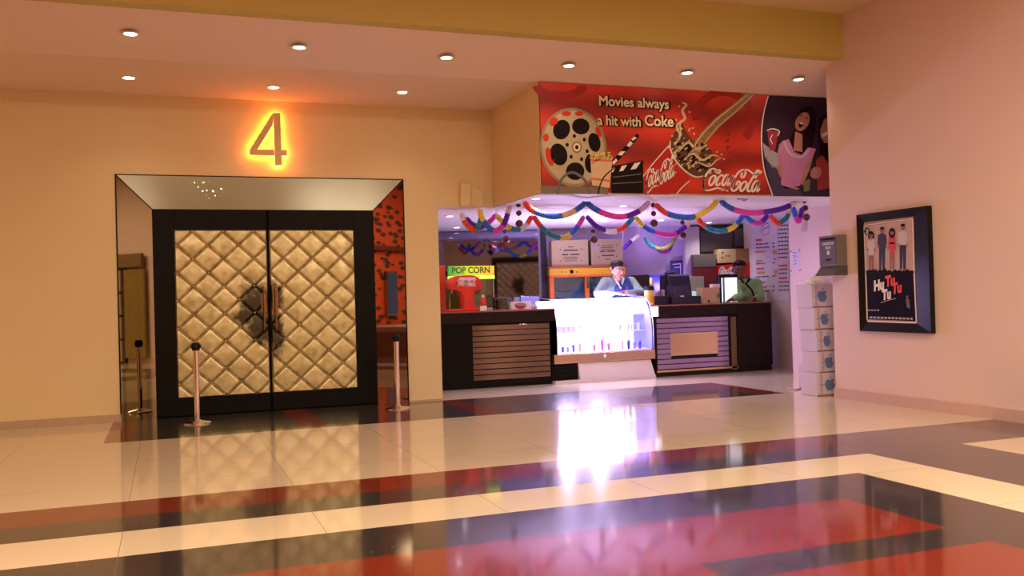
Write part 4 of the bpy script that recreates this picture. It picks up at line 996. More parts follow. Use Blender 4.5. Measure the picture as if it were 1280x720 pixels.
# taped paper on the pilaster
tpn = thing('taped_paper', 'white handwritten paper taped at its corners to the pink pilaster', 'paper', (9.8, 12.7, 1.9))
TP = Plane(0, 9.797, -1)
TP.art(tpn, 'sheet', 0, [[(988, 313.5), (999.5, 312), (1000, 337), (988.8, 338.5)]], mat('notice_paper', (.70, .58, .70), .6))
TP.art(tpn, 'tape', 1, [[(986.6, 315), (989, 312.5), (990, 314), (987.5, 316.5)], [(997.5, 311.5), (999, 311), (1000.8, 314), (999.6, 315)], [(987.6, 337), (989, 336.4), (990, 340), (988.6, 340)], [(998.5, 338.5), (1001, 335.5), (1001.4, 337.5), (999.4, 339.5)]], mat('brown_tape', (.45, .20, .15), .5))
TP.art(tpn, 'handwriting', 1, ribbon([(990, 316.5), (992, 315.5), (994, 316.6), (996.5, 315.5)], .9, .7)+ribbon([(990.5, 320), (993, 319), (994, 321.5), (992, 323)], .9, .7)+ribbon([(992, 326), (995.5, 325)], .9, .7)+ribbon([(993, 328), (995, 329.5), (992.5, 331)], .9, .7)+ribbon([(995.5, 319), (996.6, 322)], .9, .7), mat('pen_ink', (.15, .14, .30), .5))

# ================================================================== things on the counters
ZT = 1.228
pm = thing('popcorn_machine', 'glass popcorn machine with green and yellow lit sign, behind the red dispenser', 'popcorn machine', (4.5, 14.9, ZT))
py_ = 14.62
a = at(560, 345, 1, py_); b_ = at(617, 332, 1, py_); b2 = at(617, 344.5, 1, py_); 
x0, x1, zt_, zb_ = a.x, b_.x, at(590, 332.5, 1, py_).z, at(590, 345, 1, py_).z
sg = MB(); sg.box(x0, x1, py_-.03, py_+.02, zb_, zt_)
def grad_sign():
    m_ = bpy.data.materials.new('green_yellow_sign'); m_.use_nodes = True; nt = m_.node_tree; N = nt.nodes; L = nt.links; b = N['Principled BSDF']
    tc = N.new('ShaderNodeTexCoord'); sp_ = N.new('ShaderNodeSeparateXYZ'); L.new(tc.outputs['Generated'], sp_.inputs[0])
    r = N.new('ShaderNodeValToRGB'); e = r.color_ramp.elements; e[0].color = (.02, .22, .03, 1); e[1].color = (.65, .38, .02, 1); k = e.new(.5); k.color = (.45, .55, .02, 1)
    L.new(sp_.outputs[0], r.inputs[0]); L.new(r.outputs[0], b.inputs['Base Color']); L.new(r.outputs[0], b.inputs['Emission Color']); b.inputs['Emission Strength'].default_value = .9
    return m_
sg.build('sign_box', grad_sign(), pm, bevel=.004)
MB().box(x0, x1, py_-.034, py_+.02, zb_-.05, zb_).build('light_strip', mat('lime_strip', (.5, .85, .1), .5, emit=1.3, ecol=(.6, 1, .1)), pm)
text('sign_lettering', 'POP CORN', pm, (x0+.06, py_-.033, zb_+.05), (1, 0, 0), (0, 0, 1), .10, mat('sign_ink', (.03, .10, .02), .5), bold=.02, width=(x1-x0)*.82)
zf = ZT
for xx in (x0+.01, x1-.02): MB().box(xx, xx+.02, py_, py_+.02, zf, zb_-.05).build('corner_post', steel, pm)
MB().box(x0, x1, py_+.43, py_+.45, zf, zb_).build('rear_panel', mat('popcorn_rear', (.22, .20, .10), .3, .3), pm)
MB().box(x0, x1, py_, py_+.45, zf, zf+.04).build('floor_tray', steel, pm)
MB().box(x0, x1, py_-.02, py_+.45, zt_-.02, zt_).build('roof', mat('machine_green', (.03, .15, .05), .4), pm)
MB().box(x0+.02, x1-.02, py_+.004, py_+.010, zf+.04, zb_-.05).build('glass_front', thin_glass('popcorn_glass', (.75, .8, .7), 1.5), pm)
kt = MB(); kt.lathe([(.001, -.10), (.10, -.09), (.13, 0), (.125, 0), (.001, .02)], ((x0+x1)/2+.1, py_+.22, zb_-.22), 20); kt.build('kettle', steel, pm, smooth=True)
tag(MB().box(at(550, 380, 1, 14.7).x, at(558, 380, 1, 14.7).x, 14.7, 14.85, ZT, at(555, 332, 1, 14.7).z).build('red_cabinet', mat('deep_red_enamel', (.42, .03, .012), .35, var=.15), None, bevel=.004), 'narrow red cabinet standing against the left pillar', 'cabinet')
# red soda dispenser
fy = 14.30
P_ = lambda x, y: at(x, y, 1, fy)
ds = thing('soda_dispenser', 'red C shaped soda dispenser with white script, on the left counter', 'drink dispenser', (P_(583, 388).x, fy, ZT))
def rounded(pxpts, y0, th, name, m_, parent, bev=.02):
    b = MB(); q = [P_(x, y) for x, y in pxpts]; b.prism([(v.x, y0, v.z) for v in q], (0, th, 0)); o = b.build(name, m_, parent); 
    bv = o.modifiers.new('bevel', 'BEVEL'); bv.width = bev; bv.segments = 3; bv.limit_method = 'ANGLE'; bv.angle_limit = R(50)
    for p in o.data.polygons: p.use_smooth = True
    return o
head = smooth_pts([(560, 352), (564, 347.5), (572, 345), (584, 344.3), (593, 345.5), (598, 350), (600, 356), (601, 360), (596, 361.5), (592, 364), (590, 370), (590.5, 378), (592.5, 385), (595, 387.5)], 4)
inner = smooth_pts([(577, 387.5), (578, 380), (576.5, 371), (573.5, 365.5), (568, 363), (562, 362), (560, 358)], 4)
rounded(head+inner, fy-.10, .22, 'curved_body', red, ds)
MB().box(P_(556.5, 388).x, P_(601, 388).x, fy-.13, fy+.14, ZT, ZT+.04).build('drip_tray', red, ds, bevel=.01)
MB().tube([(P_(565, 362).x, fy, P_(565, 362).z), (P_(565, 366).x, fy, P_(565, 367).z)], .015, 8).build('nozzle', steel, ds)
b = MB()
for po_ in script_polys((570.5, 357.8), (25, 0), (0, -9), .42):
    b.add([(at(x, y, 1, fy-.103).x, fy-.1035, at(x, y, 1, fy-.103).z) for x, y in po_], [(0, 1, 2, 3)])
b.build('script_lettering', pwhite, ds, fix=False)
MB().box(P_(572, 347).x, P_(592, 347).x, fy-.103, fy-.1, P_(580, 350.6).z, P_(580, 346.8).z).build('white_highlight_label', pwhite, ds)
bo = P_(599.5, 388)
bt_ = thing('sauce_bottle', 'small red sauce bottle with white foot beside the red dispenser', 'bottle', (bo.x, 14.105, ZT))
MB().lathe([(.055, 0), (.055, .07), (.05, .075)], (bo.x, 14.105, ZT), 16).build('white_foot', white, bt_, smooth=True)
MB().lathe([(.043, .07), (.045, .17), (.035, .21), (.025, .215)], (bo.x, 14.105, ZT), 16).build('bottle_body', red, bt_, smooth=True)
MB().lathe([(.025, .215), (.022, .24), (.008, .255), (.001, .256)], (bo.x, 14.105, ZT), 16).build('cap', mat('bottle_cap', (.8, .5, .45), .4), bt_, smooth=True)
# glass jar
ja = at(629, 388, 1, 14.55)
jr = thing('glass_canister', 'murky glass canister on the left counter, left of the printed white box', 'canister', (ja.x, 14.55, ZT))
MB().lathe([(.13, 0), (.13, .16), (.12, .17), (.115, .165), (.115, .01), (.001, .01)], (ja.x, 14.55, ZT), 24).build('jar', thin_glass('jar_glass', (.78, .82, .62), 2), jr, smooth=True)
MB().lathe([(.125, .17), (.125, .20), (.02, .215), (.001, .215)], (ja.x, 14.55, ZT), 24).build('lid', mat('jar_lid', (.08, .08, .08), .4), jr, smooth=True)
# printed white box with bowl
wy = 14.35; v0 = at(639.5, 388, 1, wy); v1 = at(664.5, 376.5, 1, wy)
wbx = thing('printed_white_box', 'white box printed with a dark red bowl on the left counter', 'box', (v0.x, wy, ZT))
MB().box(v0.x, v1.x, wy, wy+.16, ZT, v1.z).build('box_body', mat('box_white', (.75, .68, .72), .5), wbx, bevel=.004)
WP = Plane(1, wy, -1)
WP.art(wbx, 'bowl_print', 2, [ell(650.5, 381.5, 7, 4.6, 20, a0=0, a1=180)], mat('bowl_red', (.30, .03, .05), .5))
WP.art(wbx, 'bowl_contents', 3, [ell(650.5, 381, 6.6, 1.8, 16)], mat('bowl_food', (.45, .25, .20), .5, var=.4, scale=60))
WP.art(wbx, 'bowl_rim', 1, [ell(650.5, 381, 7.6, 2.5, 16)], mat('bowl_grey', (.30, .28, .30), .5))
for k, px in enumerate((666, 670)):
    q = at(px, 388, 1, 14.2)
    tag(MB().lathe([(.02, 0), (.025, .05), (.012, .06), (.001, .062)], (q.x, 14.2, ZT), 12).build('small_shaker', mat('shaker', (.6, .45, .5), .4), None, smooth=True), ('pale little shaker just right of the printed box', 'pale little shaker next to the white end box')[k], 'shaker', 'small shakers on the left counter')
# mixed silhouettes right of the case: syrup can, register, screens
q = at(812, 382, 1, 14.25)
yc_ = thing('syrup_can', 'tall yellow syrup can with black collar beside the display case', 'can', (q.x, 14.25, ZT))
z2 = at(809, 363, 1, 14.25).z; z3 = at(809, 358.5, 1, 14.25).z
MB().lathe([(.085, 0), (.085, z2-ZT)], (q.x, 14.25, ZT), 24).build('can_body', mat('can_yellow', (.70, .52, .16), .35, var=.2, scale=10), yc_, smooth=True)
MB().lathe([(.088, z2-ZT), (.088, z3-ZT), (.06, z3-ZT+.02), (.001, z3-ZT+.02)], (q.x, 14.25, ZT), 24).build('black_collar', mat('collar_black', (.02, .02, .02), .4), yc_, smooth=True)
MB().lathe([(.0855, .04), (.087, .05), (.087, .16), (.0855, .17)], (q.x, 14.25, ZT), 24).build('label_patch', mat('can_orange', (.75, .33, .05), .4), yc_, smooth=True)
CPl = Plane(1, 14.162, -1)
text('can_lettering', 'elnox', yc_, CPl.p(803.6, 362.6, 0), (1, 0, 0), (0, 0, 1), .035, pwhite, bold=.02, width=.14) if False else None
MB().tube([(q.x+.05, 14.25, z3+.02), (q.x+.05, 14.25, z3+.14), (q.x+.045, 14.25, z3+.16)], [.03, .034, .015], 12).build('pump_bottle', mat('pump_yellow', (.75, .55, .2), .4), yc_, smooth=True)
q2 = at(820, 380, 1, 14.55)
tn = thing('condiment_rack', 'dark condiment rack with small jars right of the syrup can', 'rack', (q2.x, 14.5, ZT))
MB().box(at(817, 380, 1, 14.5).x, at(833, 380, 1, 14.5).x, 14.4, 14.6, ZT, at(820, 370, 1, 14.5).z).build('rack_body', mat('rack_dark', (.02, .018, .035), .4), tn, bevel=.01)
for k, px in enumerate((819, 824, 829)):
    v = at(px, 369, 1, 14.5); zr = at(820, 370, 1, 14.5).z
    MB().lathe([(.03, 0), (.03, .06+.02*k), (.001, .07+.02*k)], (v.x, 14.5, zr), 12).build('jar', mat('rack_jar_%d' % k, ((.45, .35, .12), (.35, .12, .10), (.35, .32, .34))[k], .35), tn, smooth=True)
# cash register
rg = thing('cash_register', 'black point of sale register with rear display, beside the condiment rack', 'cash register', (at(850, 380, 1, 14.45).x, 14.45, ZT))
regm = mat('register_black', (.016, .014, .030), .35)
def pxbox(name, x0, x1, yt, yb_, y0, y1, m_, parent, bevel=.006, lean=0, zb=None):
    a = at(x0, yb_, 1, y0); b_ = at(x1, yt, 1, y0); zt_ = at((x0+x1)/2, yt, 1, y0).z; z0 = at((x0+x1)/2, yb_, 1, y0).z if zb is None else zb
    b = MB(); b.hexa([(a.x, y0, z0), (b_.x, y0, z0), (b_.x, y1, z0), (a.x, y1, z0), (a.x, y0+lean, zt_), (b_.x, y0+lean, zt_), (b_.x, y1+lean, zt_), (a.x, y1+lean, zt_)])
    return b.build(name, m_, parent, bevel=bevel)
pxbox('cash_drawer', 841, 876, 370, 380, 14.3, 14.62, regm, rg, zb=ZT)
pxbox('printer', 844, 865, 357, 371, 14.32, 14.6, mat('register_violet', (.035, .028, .055), .35), rg, lean=.03)
pxbox('touch_screen', 838, 863.5, 343.5, 358, 14.35, 14.40, regm, rg, lean=.06)
pxbox('screen_bezel', 837.5, 864, 342.8, 345, 14.40, 14.46, mat('bezel_grey', (.20, .20, .26), .3), rg)
pxbox('stand', 847, 857, 350, 371, 14.42, 14.5, regm, rg)
pxbox('receipt', 851, 855, 369.5, 371, 14.29, 14.31, white, rg, bevel=0)
# dark equipment left of the register (espresso machine silhouettes)
em = thing('coffee_grinder', 'black coffee grinder with round hopper behind the register', 'grinder', (at(838, 380, 1, 14.9).x, 14.9, ZT))
v = at(838, 342, 1, 14.9)
MB().lathe([(.03, 0), (.10, .03), (.11, .08), (.05, .12), (.001, .125)], (v.x, 14.9, v.z-.06), 18).build('hopper', regm, em, smooth=True)
pxbox('grinder_body', 832, 844, 344, 380, 14.85, 15.05, regm, em, zb=1.2)
# beige monitor back
mo = thing('desk_monitor', 'pale green cased monitor between the register and the kraft box', 'monitor', (at(872, 372, 1, 14.6).x, 14.6, ZT))
pxbox('monitor_back', 863, 880, 345.5, 363, 14.70, 14.8, mat('monitor_case', (.40, .46, .34), .4), mo)
pxbox('lit_screen_edge', 864, 880, 364, 370.5, 14.68, 14.75, mat('teal_glow', (.4, .75, .72), .5, emit=.6, ecol=(.5, .9, .85)), mo)
pxbox('monitor_foot', 866, 878, 370.5, 380, 14.68, 14.75, regm, mo, zb=ZT)
# kraft box with logo
kb = thing('kraft_box', 'open kraft box with round green mark, between monitor and bright display', 'box', (at(888, 378, 1, 14.3).x, 14.35, ZT))
pxbox('box_body', 878, 899.5, 359.5, 378, 14.3, 14.5, mat('kraft_pale', (.58, .40, .22), .75), kb, zb=ZT)
KP = Plane(1, 14.3, -1)
KP.art(kb, 'round_green_mark', 2, [ell(898, 369.5, 2.0, 3.6, 16)], mat('green_mark', (.10, .22, .14), .5))
KP.art(kb, 'dark_mark', 2, [ell(886, 376.5, 1.4, 1.6, 10)], pblack)
tag(pxbox('paper_bag', 891, 900, 355, 360, 14.34, 14.45, mat('paper_white', (.75, .66, .62), .6), None, zb=at(895, 359.5, 1, 14.3).z), 'folded white paper sticking out of the kraft box', 'paper')
# bright display beside the man in green
bd = thing('bright_display', 'upright white glowing display in black frame beside the man in green', 'display', (at(911, 378, 1, 14.42).x, 14.42, ZT))
pxbox('frame', 900.5, 922, 343, 379, 14.43, 14.50, mat('display_frame', (.012, .012, .016), .3), bd, zb=ZT)
pxbox('glowing_panel', 903, 921, 347, 378, 14.42, 14.43, mat('display_white', (.8, .9, .9), .4, emit=1.1, ecol=(.85, .95, 1)), bd, bevel=0, zb=ZT+.01)
pxbox('teal_stripe', 904, 905.6, 347, 378, 14.417, 14.42, mat('teal_stripe', (.15, .45, .50), .4), bd, bevel=0, zb=ZT+.01)

# ================================================================== garlands
cols = {'r': (.85, .08, .03), 'b': (.04, .16, .70), 't': (.03, .28, .38), 'y': (.85, .66, .08), 'm': (.75, .06, .50), 'p': (.12, .02, .45), 'w': (.80, .72, .76), 'l': (.72, .52, .80), 'n': (.70, .52, .25), 'o': (.40, .36, .10)}
nmz = {'r': 'red', 'b': 'blue', 't': 'teal', 'y': 'yellow', 'm': 'magenta', 'p': 'purple', 'w': 'white', 'l': 'pale_lilac', 'n': 'tan', 'o': 'olive'}
for k_, c_ in cols.items(): mat('tissue_'+nmz[k_], c_, .7, var=.08, scale=20)
def garland(Y, pts, colors, label, r=.044, grp='honeycomb garlands hung under the soffit'):
    """pts: swag in photo points hung in the plane y=Y; colors: one letter per equal share"""
    q = [at(x, y, 1, Y) for x, y in smooth_pts(pts, 10)]
    # resample by length
    L_ = [0]
    for a, b_ in zip(q, q[1:]): L_.append(L_[-1]+(b_-a).length)
    n_ = max(12, int(L_[-1]/.016)); out = []; j = 0
    for i in range(n_+1):
        s_ = L_[-1]*i/n_
        while j < len(L_)-2 and L_[j+1] < s_: j += 1
        f_ = (s_-L_[j])/max(1e-9, L_[j+1]-L_[j]); out.append(q[j].lerp(q[j+1], f_))
    t = thing('paper_garland', label, 'garland', out[0], grp)
    k = len(colors)
    for c_ in range(k):
        a, b_ = n_*c_//k, n_*(c_+1)//k
        seg = out[a:b_+1]
        if len(seg) < 2: continue
        rs = [r*(1.0 if (i % 2) else .76) for i in range(len(seg))]
        if c_ == 0 and len(rs) > 2: rs[0] *= .4; rs[1] *= .8
        if c_ == k-1 and len(rs) > 2: rs[-1] *= .4; rs[-2] *= .8
        MB().tube(seg, rs, 12).build('%s_section' % nmz[colors[c_]], MATS['tissue_'+nmz[colors[c_]]], t)
    for e_ in (out[0], out[-1]):
        MB().tube([e_, Vector((e_.x, e_.y, ZS-(.012 if e_.y < YA+.35 else 0)))], .003, 5).build('thread', white, t)
    return t
Y1, Y2 = 11.45, 12.85
garland(Y1, [(655, 252), (664, 262), (680, 268.5), (697, 270.5), (716, 265), (733, 253)], 'rbbnb', 'upper garland swag of red, blue and tan sections at the banner left end')
garland(Y1, [(733, 253), (745, 262), (760, 268.5), (778, 271), (797, 265), (812, 252)], 'bmmpl', 'upper garland swag from blue through magenta and purple to lilac, left half')
garland(Y1, [(819, 255), (832, 266), (850, 271), (868, 271), (884, 263), (897, 251)], 'rbbyy', 'upper garland swag of red, blue and yellow sections right of the middle balls')
garland(Y1, [(900, 251), (915, 261), (935, 266), (957, 265), (980, 260), (1004, 249)], 'bmmppw', 'upper garland swag of blue, magenta and purple, rightmost of the upper row')
garland(Y2, [(577, 266), (580, 276), (588, 285), (594, 287), (600, 278), (602, 268)], 'wrrtt', 'short low swag of white, red and teal at the far left')
garland(Y2+.3, [(582, 272), (590, 280), (601, 284), (611, 278), (621, 268)], 'ppm', 'short purple and magenta swag behind the far left swags')
garland(Y2-.4, [(599, 261), (603, 273), (611, 284), (620, 289), (630, 280), (635, 266), (639, 251)], 'ybmpw', 'deep swag of yellow, blue, magenta, purple and white near the pillar')
garland(Y2, [(620, 269), (628, 277), (638, 285), (650, 287), (658, 281), (665, 270)], 'yytwr', 'low swag of yellow, teal and white left of the cartons')
garland(Y2, [(667, 270), (676, 283), (690, 294), (706, 297), (720, 286), (730, 270)], 'rttybm', 'low swag from red through teal and yellow to magenta above the left carton')
garland(Y2, [(733, 270), (746, 283), (764, 289.5), (780, 284), (792, 271)], 'ppwrt', 'low swag of purple, white, red and teal above the right carton')
garland(Y2, [(794, 271), (806, 284), (824, 292), (842, 293), (856, 284), (867, 272)], 'ybmmpw', 'low swag of yellow, blue, magenta and white right of the right carton')
garland(Y2, [(871, 272), (883, 284), (900, 289), (917, 284), (929, 269)], 'rttyb', 'low swag of red, teal and yellow over the grey cabinet')
garland(Y2, [(931, 269), (940, 277), (950, 278.5), (960, 269)], 'bmp', 'small low swag of blue, magenta and purple over the menu')
garland(Y2, [(963, 269), (970, 278), (976, 278), (984, 271), (988, 259)], 'rrtty', 'small low swag of red, teal and yellow over the menu right edge')
garland(Y1+.5, [(991, 258), (994, 269), (998, 277), (1001, 269), (1003, 259)], 'bmp', 'small V shaped swag of blue and purple at the right ball string')
garland(15.2, [(779, 311), (786, 304), (794, 298), (799, 294)], 'pw', 'short purple and white garland hanging before the lilac wall')
garland(15.2, [(806, 296), (812, 306), (826, 311), (838, 306), (846, 294)], 'too', 'teal and olive garland before the lilac wall', r=.04)
garland(15.3, [(820, 309), (828, 315), (836, 313), (840, 303)], 'bmb', 'short blue and magenta garland lowest before the lilac wall', r=.045)
ballm = mat('maroon_ball', (.10, .015, .025), .35, var=.3, scale=30)
def balls(Y, spots, label, tassel=None):
    t = thing('hanging_ball_string', label, 'ball string', at(spots[0][0], spots[0][1], 1, Y), 'strings of dark balls hung under the soffit')
    for x, y, r_ in spots:
        c_ = at(x, y, 1, Y); rad = r_*(c_-EYE).dot(_f)/F
        MB().ball(c_, rad, 14).build('ball', ballm, t, smooth=True)
    a = at(spots[0][0], spots[0][1], 1, Y); z = at(spots[-1][0], spots[-1][1], 1, Y)
    MB().tube([(a.x, Y, ZS-.012), a, z], .004, 5).build('string', white, t)
    if tassel:
        v = MB(); c_ = at(spots[-1][0], spots[-1][1], 1, Y)
        for k in range(6):
            x, y = tassel[0]+(k-2.5)*1.5, tassel[1]-abs(k-2.5)
            v.tube([c_, at((spots[-1][0]+x)/2+(k-2.5)*.4, (spots[-1][1]+y)/2, 1, Y), at(x, y, 1, Y)], .008, 5)
        v.build('ribbon_tassel', mat('silver_ribbon', (.55, .45, .62), .4), t)
balls(12.2, [(648, 256, 3.2), (648.5, 266.5, 3.6), (649, 279.5, 4.8)], 'string of three dark balls near the left end of the banner')
balls(14.2, [(631.5, 289, 3), (633, 299, 5)], 'pair of dark maroon balls before the smoked mirror')
balls(12.9, [(741, 289, 3), (742.5, 299.5, 4.6)], 'two balls with ribbons before the right carton', (744, 314))
balls(11.6, [(816.5, 256.5, 3.2), (817, 267, 3.4), (817.5, 279, 4.8)], 'string of three dark balls in the middle of the soffit')
balls(12.9, [(853, 278, 3), (854, 294, 4)], 'two dark balls before the lilac wall right end', (852, 300))
balls(11.5, [(1005.5, 251, 3.4), (1006.5, 260, 3.8), (1008, 271.5, 4.6)], 'string of three dark balls with ribbons at the right end of the soffit', (1005, 291))
balls(11.2, [(923.5, 246.5, 3)], 'single dark ball with ribbon hanging just under the script lettering', (931, 252))

# ================================================================== people
def skin_mesh(chains, name, voxel=.012, blobs=(), smooth=3):
    """chains: lists of (point, radius); grown as round limbs, fused into one continuous surface"""
    b = MB()
    for ch in chains:
        pts = [Vector(p) for p, _ in ch]; rs = [r_ for _, r_ in ch]
        P2 = []; R2 = []
        q = smooth_pts([(*p, r_) for p, r_ in zip(pts, rs)], 5)
        P2 = [Vector(v[:3]) for v in q]; R2 = [v[3] for v in q]
        b.tube(P2, R2, 14); b.ball(P2[0], R2[0]*.99, 12); b.ball(P2[-1], R2[-1]*.99, 12)
    for c_, r_, s_ in blobs: b.ball(c_, r_, 20, sc=s_)
    me = bpy.data.meshes.new(name); me.from_pydata(b.v, [], b.f)
    o = bpy.data.objects.new(name, me); C.objects.link(o)
    rm = o.modifiers.new('r', 'REMESH'); rm.mode = 'VOXEL'; rm.voxel_size = voxel; rm.use_smooth_shade = True
    sm = o.modifiers.new('s', 'SMOOTH'); sm.iterations = smooth; sm.factor = .5
    bpy.context.view_layer.update()
    me2 = bpy.data.meshes.new_from_object(o.evaluated_get(bpy.context.evaluated_depsgraph_get()))
    bpy.data.objects.remove(o); me2.name = name
    for p in me2.polygons: p.use_smooth = True
    return me2
def put(me, name, m_, parent=None):
    me.materials.clear(); me.materials.append(m_)
    off = parent_loc(parent)
    for v in me.vertices: v.co -= off
    o = bpy.data.objects.new(name, me); C.objects.link(o)
    if parent: o.parent = parent
    return o
def head_parts(c, s, yaw, pitch, roll=0):
    """blobs of a head: c centre, s head height; looks along -y turned by yaw (towards +x), pitch down"""
    M = Matrix.Rotation(yaw, 3, 'Z') @ Matrix.Rotation(pitch, 3, 'X') @ Matrix.Rotation(roll, 3, 'Y')
    return lambda x, y, z: Vector(c)+M @ Vector((x*s, y*s, z*s)), M
def person(name, label, head_c, hs, yaw, pitch, skn, chains_body, hands, cloth_chains, clothm, extra, hair_style, roll=0):
    t = thing(name, label, 'person', (head_c[0], head_c[1], 0))
    Hd, M = head_parts(head_c, hs, yaw, pitch, roll)
    chains = list(chains_body)
    # skull, jaw, chin, neck
    chains.append([(Hd(0, .06, .12), .335*hs), (Hd(0, -.02, -.02), .325*hs), (Hd(0, -.08, -.20), .265*hs), (Hd(0, -.14, -.36), .16*hs)])
    chains.append([(Hd(0, .16, .12), .31*hs), (Hd(0, .02, .18), .30*hs)])
    chains.append([(Hd(0, -.34, .05), .035*hs), (Hd(0, -.40, -.06), .05*hs), (Hd(0, -.39, -.12), .06*hs)])   # nose
    chains.append([(Hd(-.09, -.31, -.235), .028*hs), (Hd(0, -.345, -.235), .036*hs), (Hd(.09, -.31, -.235), .028*hs)])   # lips
    chains.append([(Hd(-.20, -.27, .09), .035*hs), (Hd(-.07, -.325, .10), .04*hs)]); chains.append([(Hd(.20, -.27, .09), .035*hs), (Hd(.07, -.325, .10), .04*hs)])   # brows
    for sx in (-1, 1): chains.append([(Hd(sx*.335, .03, .03), .045*hs), (Hd(sx*.345, .05, -.06), .06*hs), (Hd(sx*.325, .03, -.14), .035*hs)])   # ears
    for h_ in hands: chains += h_
    body = put(skin_mesh(chains, name+'_body', .0085), 'body', skn, t)
    cm = put(skin_mesh(cloth_chains, name+'_clothes', .013), 'shirt', clothm, t)
    # hair cap
    hb = []
    if hair_style == 'full':
        hc = [[(Hd(-.20, .05, .30), .20*hs), (Hd(0, -.12, .40), .19*hs), (Hd(.20, .02, .32), .20*hs)], [(Hd(0, .20, .28), .27*hs), (Hd(0, .25, .05), .25*hs), (Hd(0, .22, -.12), .18*hs)],
              [(Hd(-.30, .02, .20), .09*hs), (Hd(-.31, .05, .02), .06*hs)], [(Hd(.30, .02, .20), .09*hs), (Hd(.31, .05, .02), .06*hs)], [(Hd(-.16, -.18, .38), .10*hs), (Hd(.04, -.20, .43), .11*hs), (Hd(.20, -.14, .36), .09*hs)]]
    else:
        hc = [[(Hd(-.16, .05, .30), .20*hs), (Hd(0, -.06, .38), .18*hs), (Hd(.16, .05, .30), .20*hs)], [(Hd(0, .20, .25), .26*hs), (Hd(0, .24, .02), .22*hs), (Hd(0, .22, -.12), .15*hs)],
              [(Hd(-.28, .04, .18), .08*hs), (Hd(-.29, .06, .02), .05*hs)], [(Hd(.28, .04, .18), .08*hs), (Hd(.29, .06, .02), .05*hs)], [(Hd(-.12, -.20, .36), .08*hs), (Hd(0, -.24, .42), .09*hs), (Hd(.12, -.20, .36), .08*hs)]]
    put(skin_mesh(hc, name+'_hair', .010, smooth=2), 'hair', hairm, t)
    # eyes, brows
    for sx in (-1, 1):
        e = MB(); e.ball(Hd(sx*.13, -.285, .03), .045*hs, 10); e.build('eye', mat('eye_white', (.35, .28, .26), .3), t, smooth=True)
        e = MB(); e.ball(Hd(sx*.13, -.318, .028), .022*hs, 8); e.build('iris', mat('iris', (.01, .006, .005), .2), t, smooth=True)
        e = MB(); e.tube([Hd(sx*.06, -.355, .115), Hd(sx*.14, -.335, .135), Hd(sx*.22, -.275, .10)], [.014*hs, .018*hs, .009*hs], 6); e.build('eyebrow', hairm, t, smooth=True)
    mo_ = MB(); mo_.tube([Hd(-.10, -.335, -.225), Hd(0, -.375, -.228), Hd(.10, -.335, -.225)], [.008*hs, .016*hs, .008*hs], 6); mo_.build('mouth', mat('lips', (.22, .07, .06), .4), t, smooth=True)
    for f_ in extra: f_(t, Hd)
    return t
def hand(wr, dirv, side, palm_n, s, curl=.5):
    """palm and five bent fingers; wr wrist, dirv forward, side towards the thumb, palm_n palm normal"""
    wr = Vector(wr); d = Vector(dirv).normalized(); sd = Vector(side); sd = (sd-d*sd.dot(d)).normalized(); n_ = Vector(palm_n); n_ = (n_-d*n_.dot(d)-sd*n_.dot(sd)).normalized()
    ch = []
    for k, (o_, l_) in enumerate(((.033, .072), (.011, .080), (-.011, .074), (-.032, .058))):
        k0 = wr+d*.085*s+sd*o_*s
        ch.append([(wr+sd*o_*.6*s, .018*s), (wr+d*.05*s+sd*o_*.9*s, .016*s), (k0, .0125*s)])
        a1 = k0+(d*math.cos(curl*.6)+n_*math.sin(curl*.6))*l_*.45*s
        a2 = a1+(d*math.cos(curl*1.5)+n_*math.sin(curl*1.5))*l_*.33*s
        a3 = a2+(d*math.cos(curl*2.2)+n_*math.sin(curl*2.2))*l_*.25*s
        ch.append([(k0, .0115*s), (a1, .0098*s), (a2, .0088*s), (a3, .0072*s)])
    th = wr+d*.02*s+sd*.028*s
    ch.append([(th, .015*s), (th+d*.030*s+sd*.028*s+n_*.01*s, .0125*s), (th+d*.060*s+sd*.036*s+n_*.02*s, .0105*s), (th+d*.082*s+sd*.034*s+n_*.028*s, .0085*s)])
    return ch
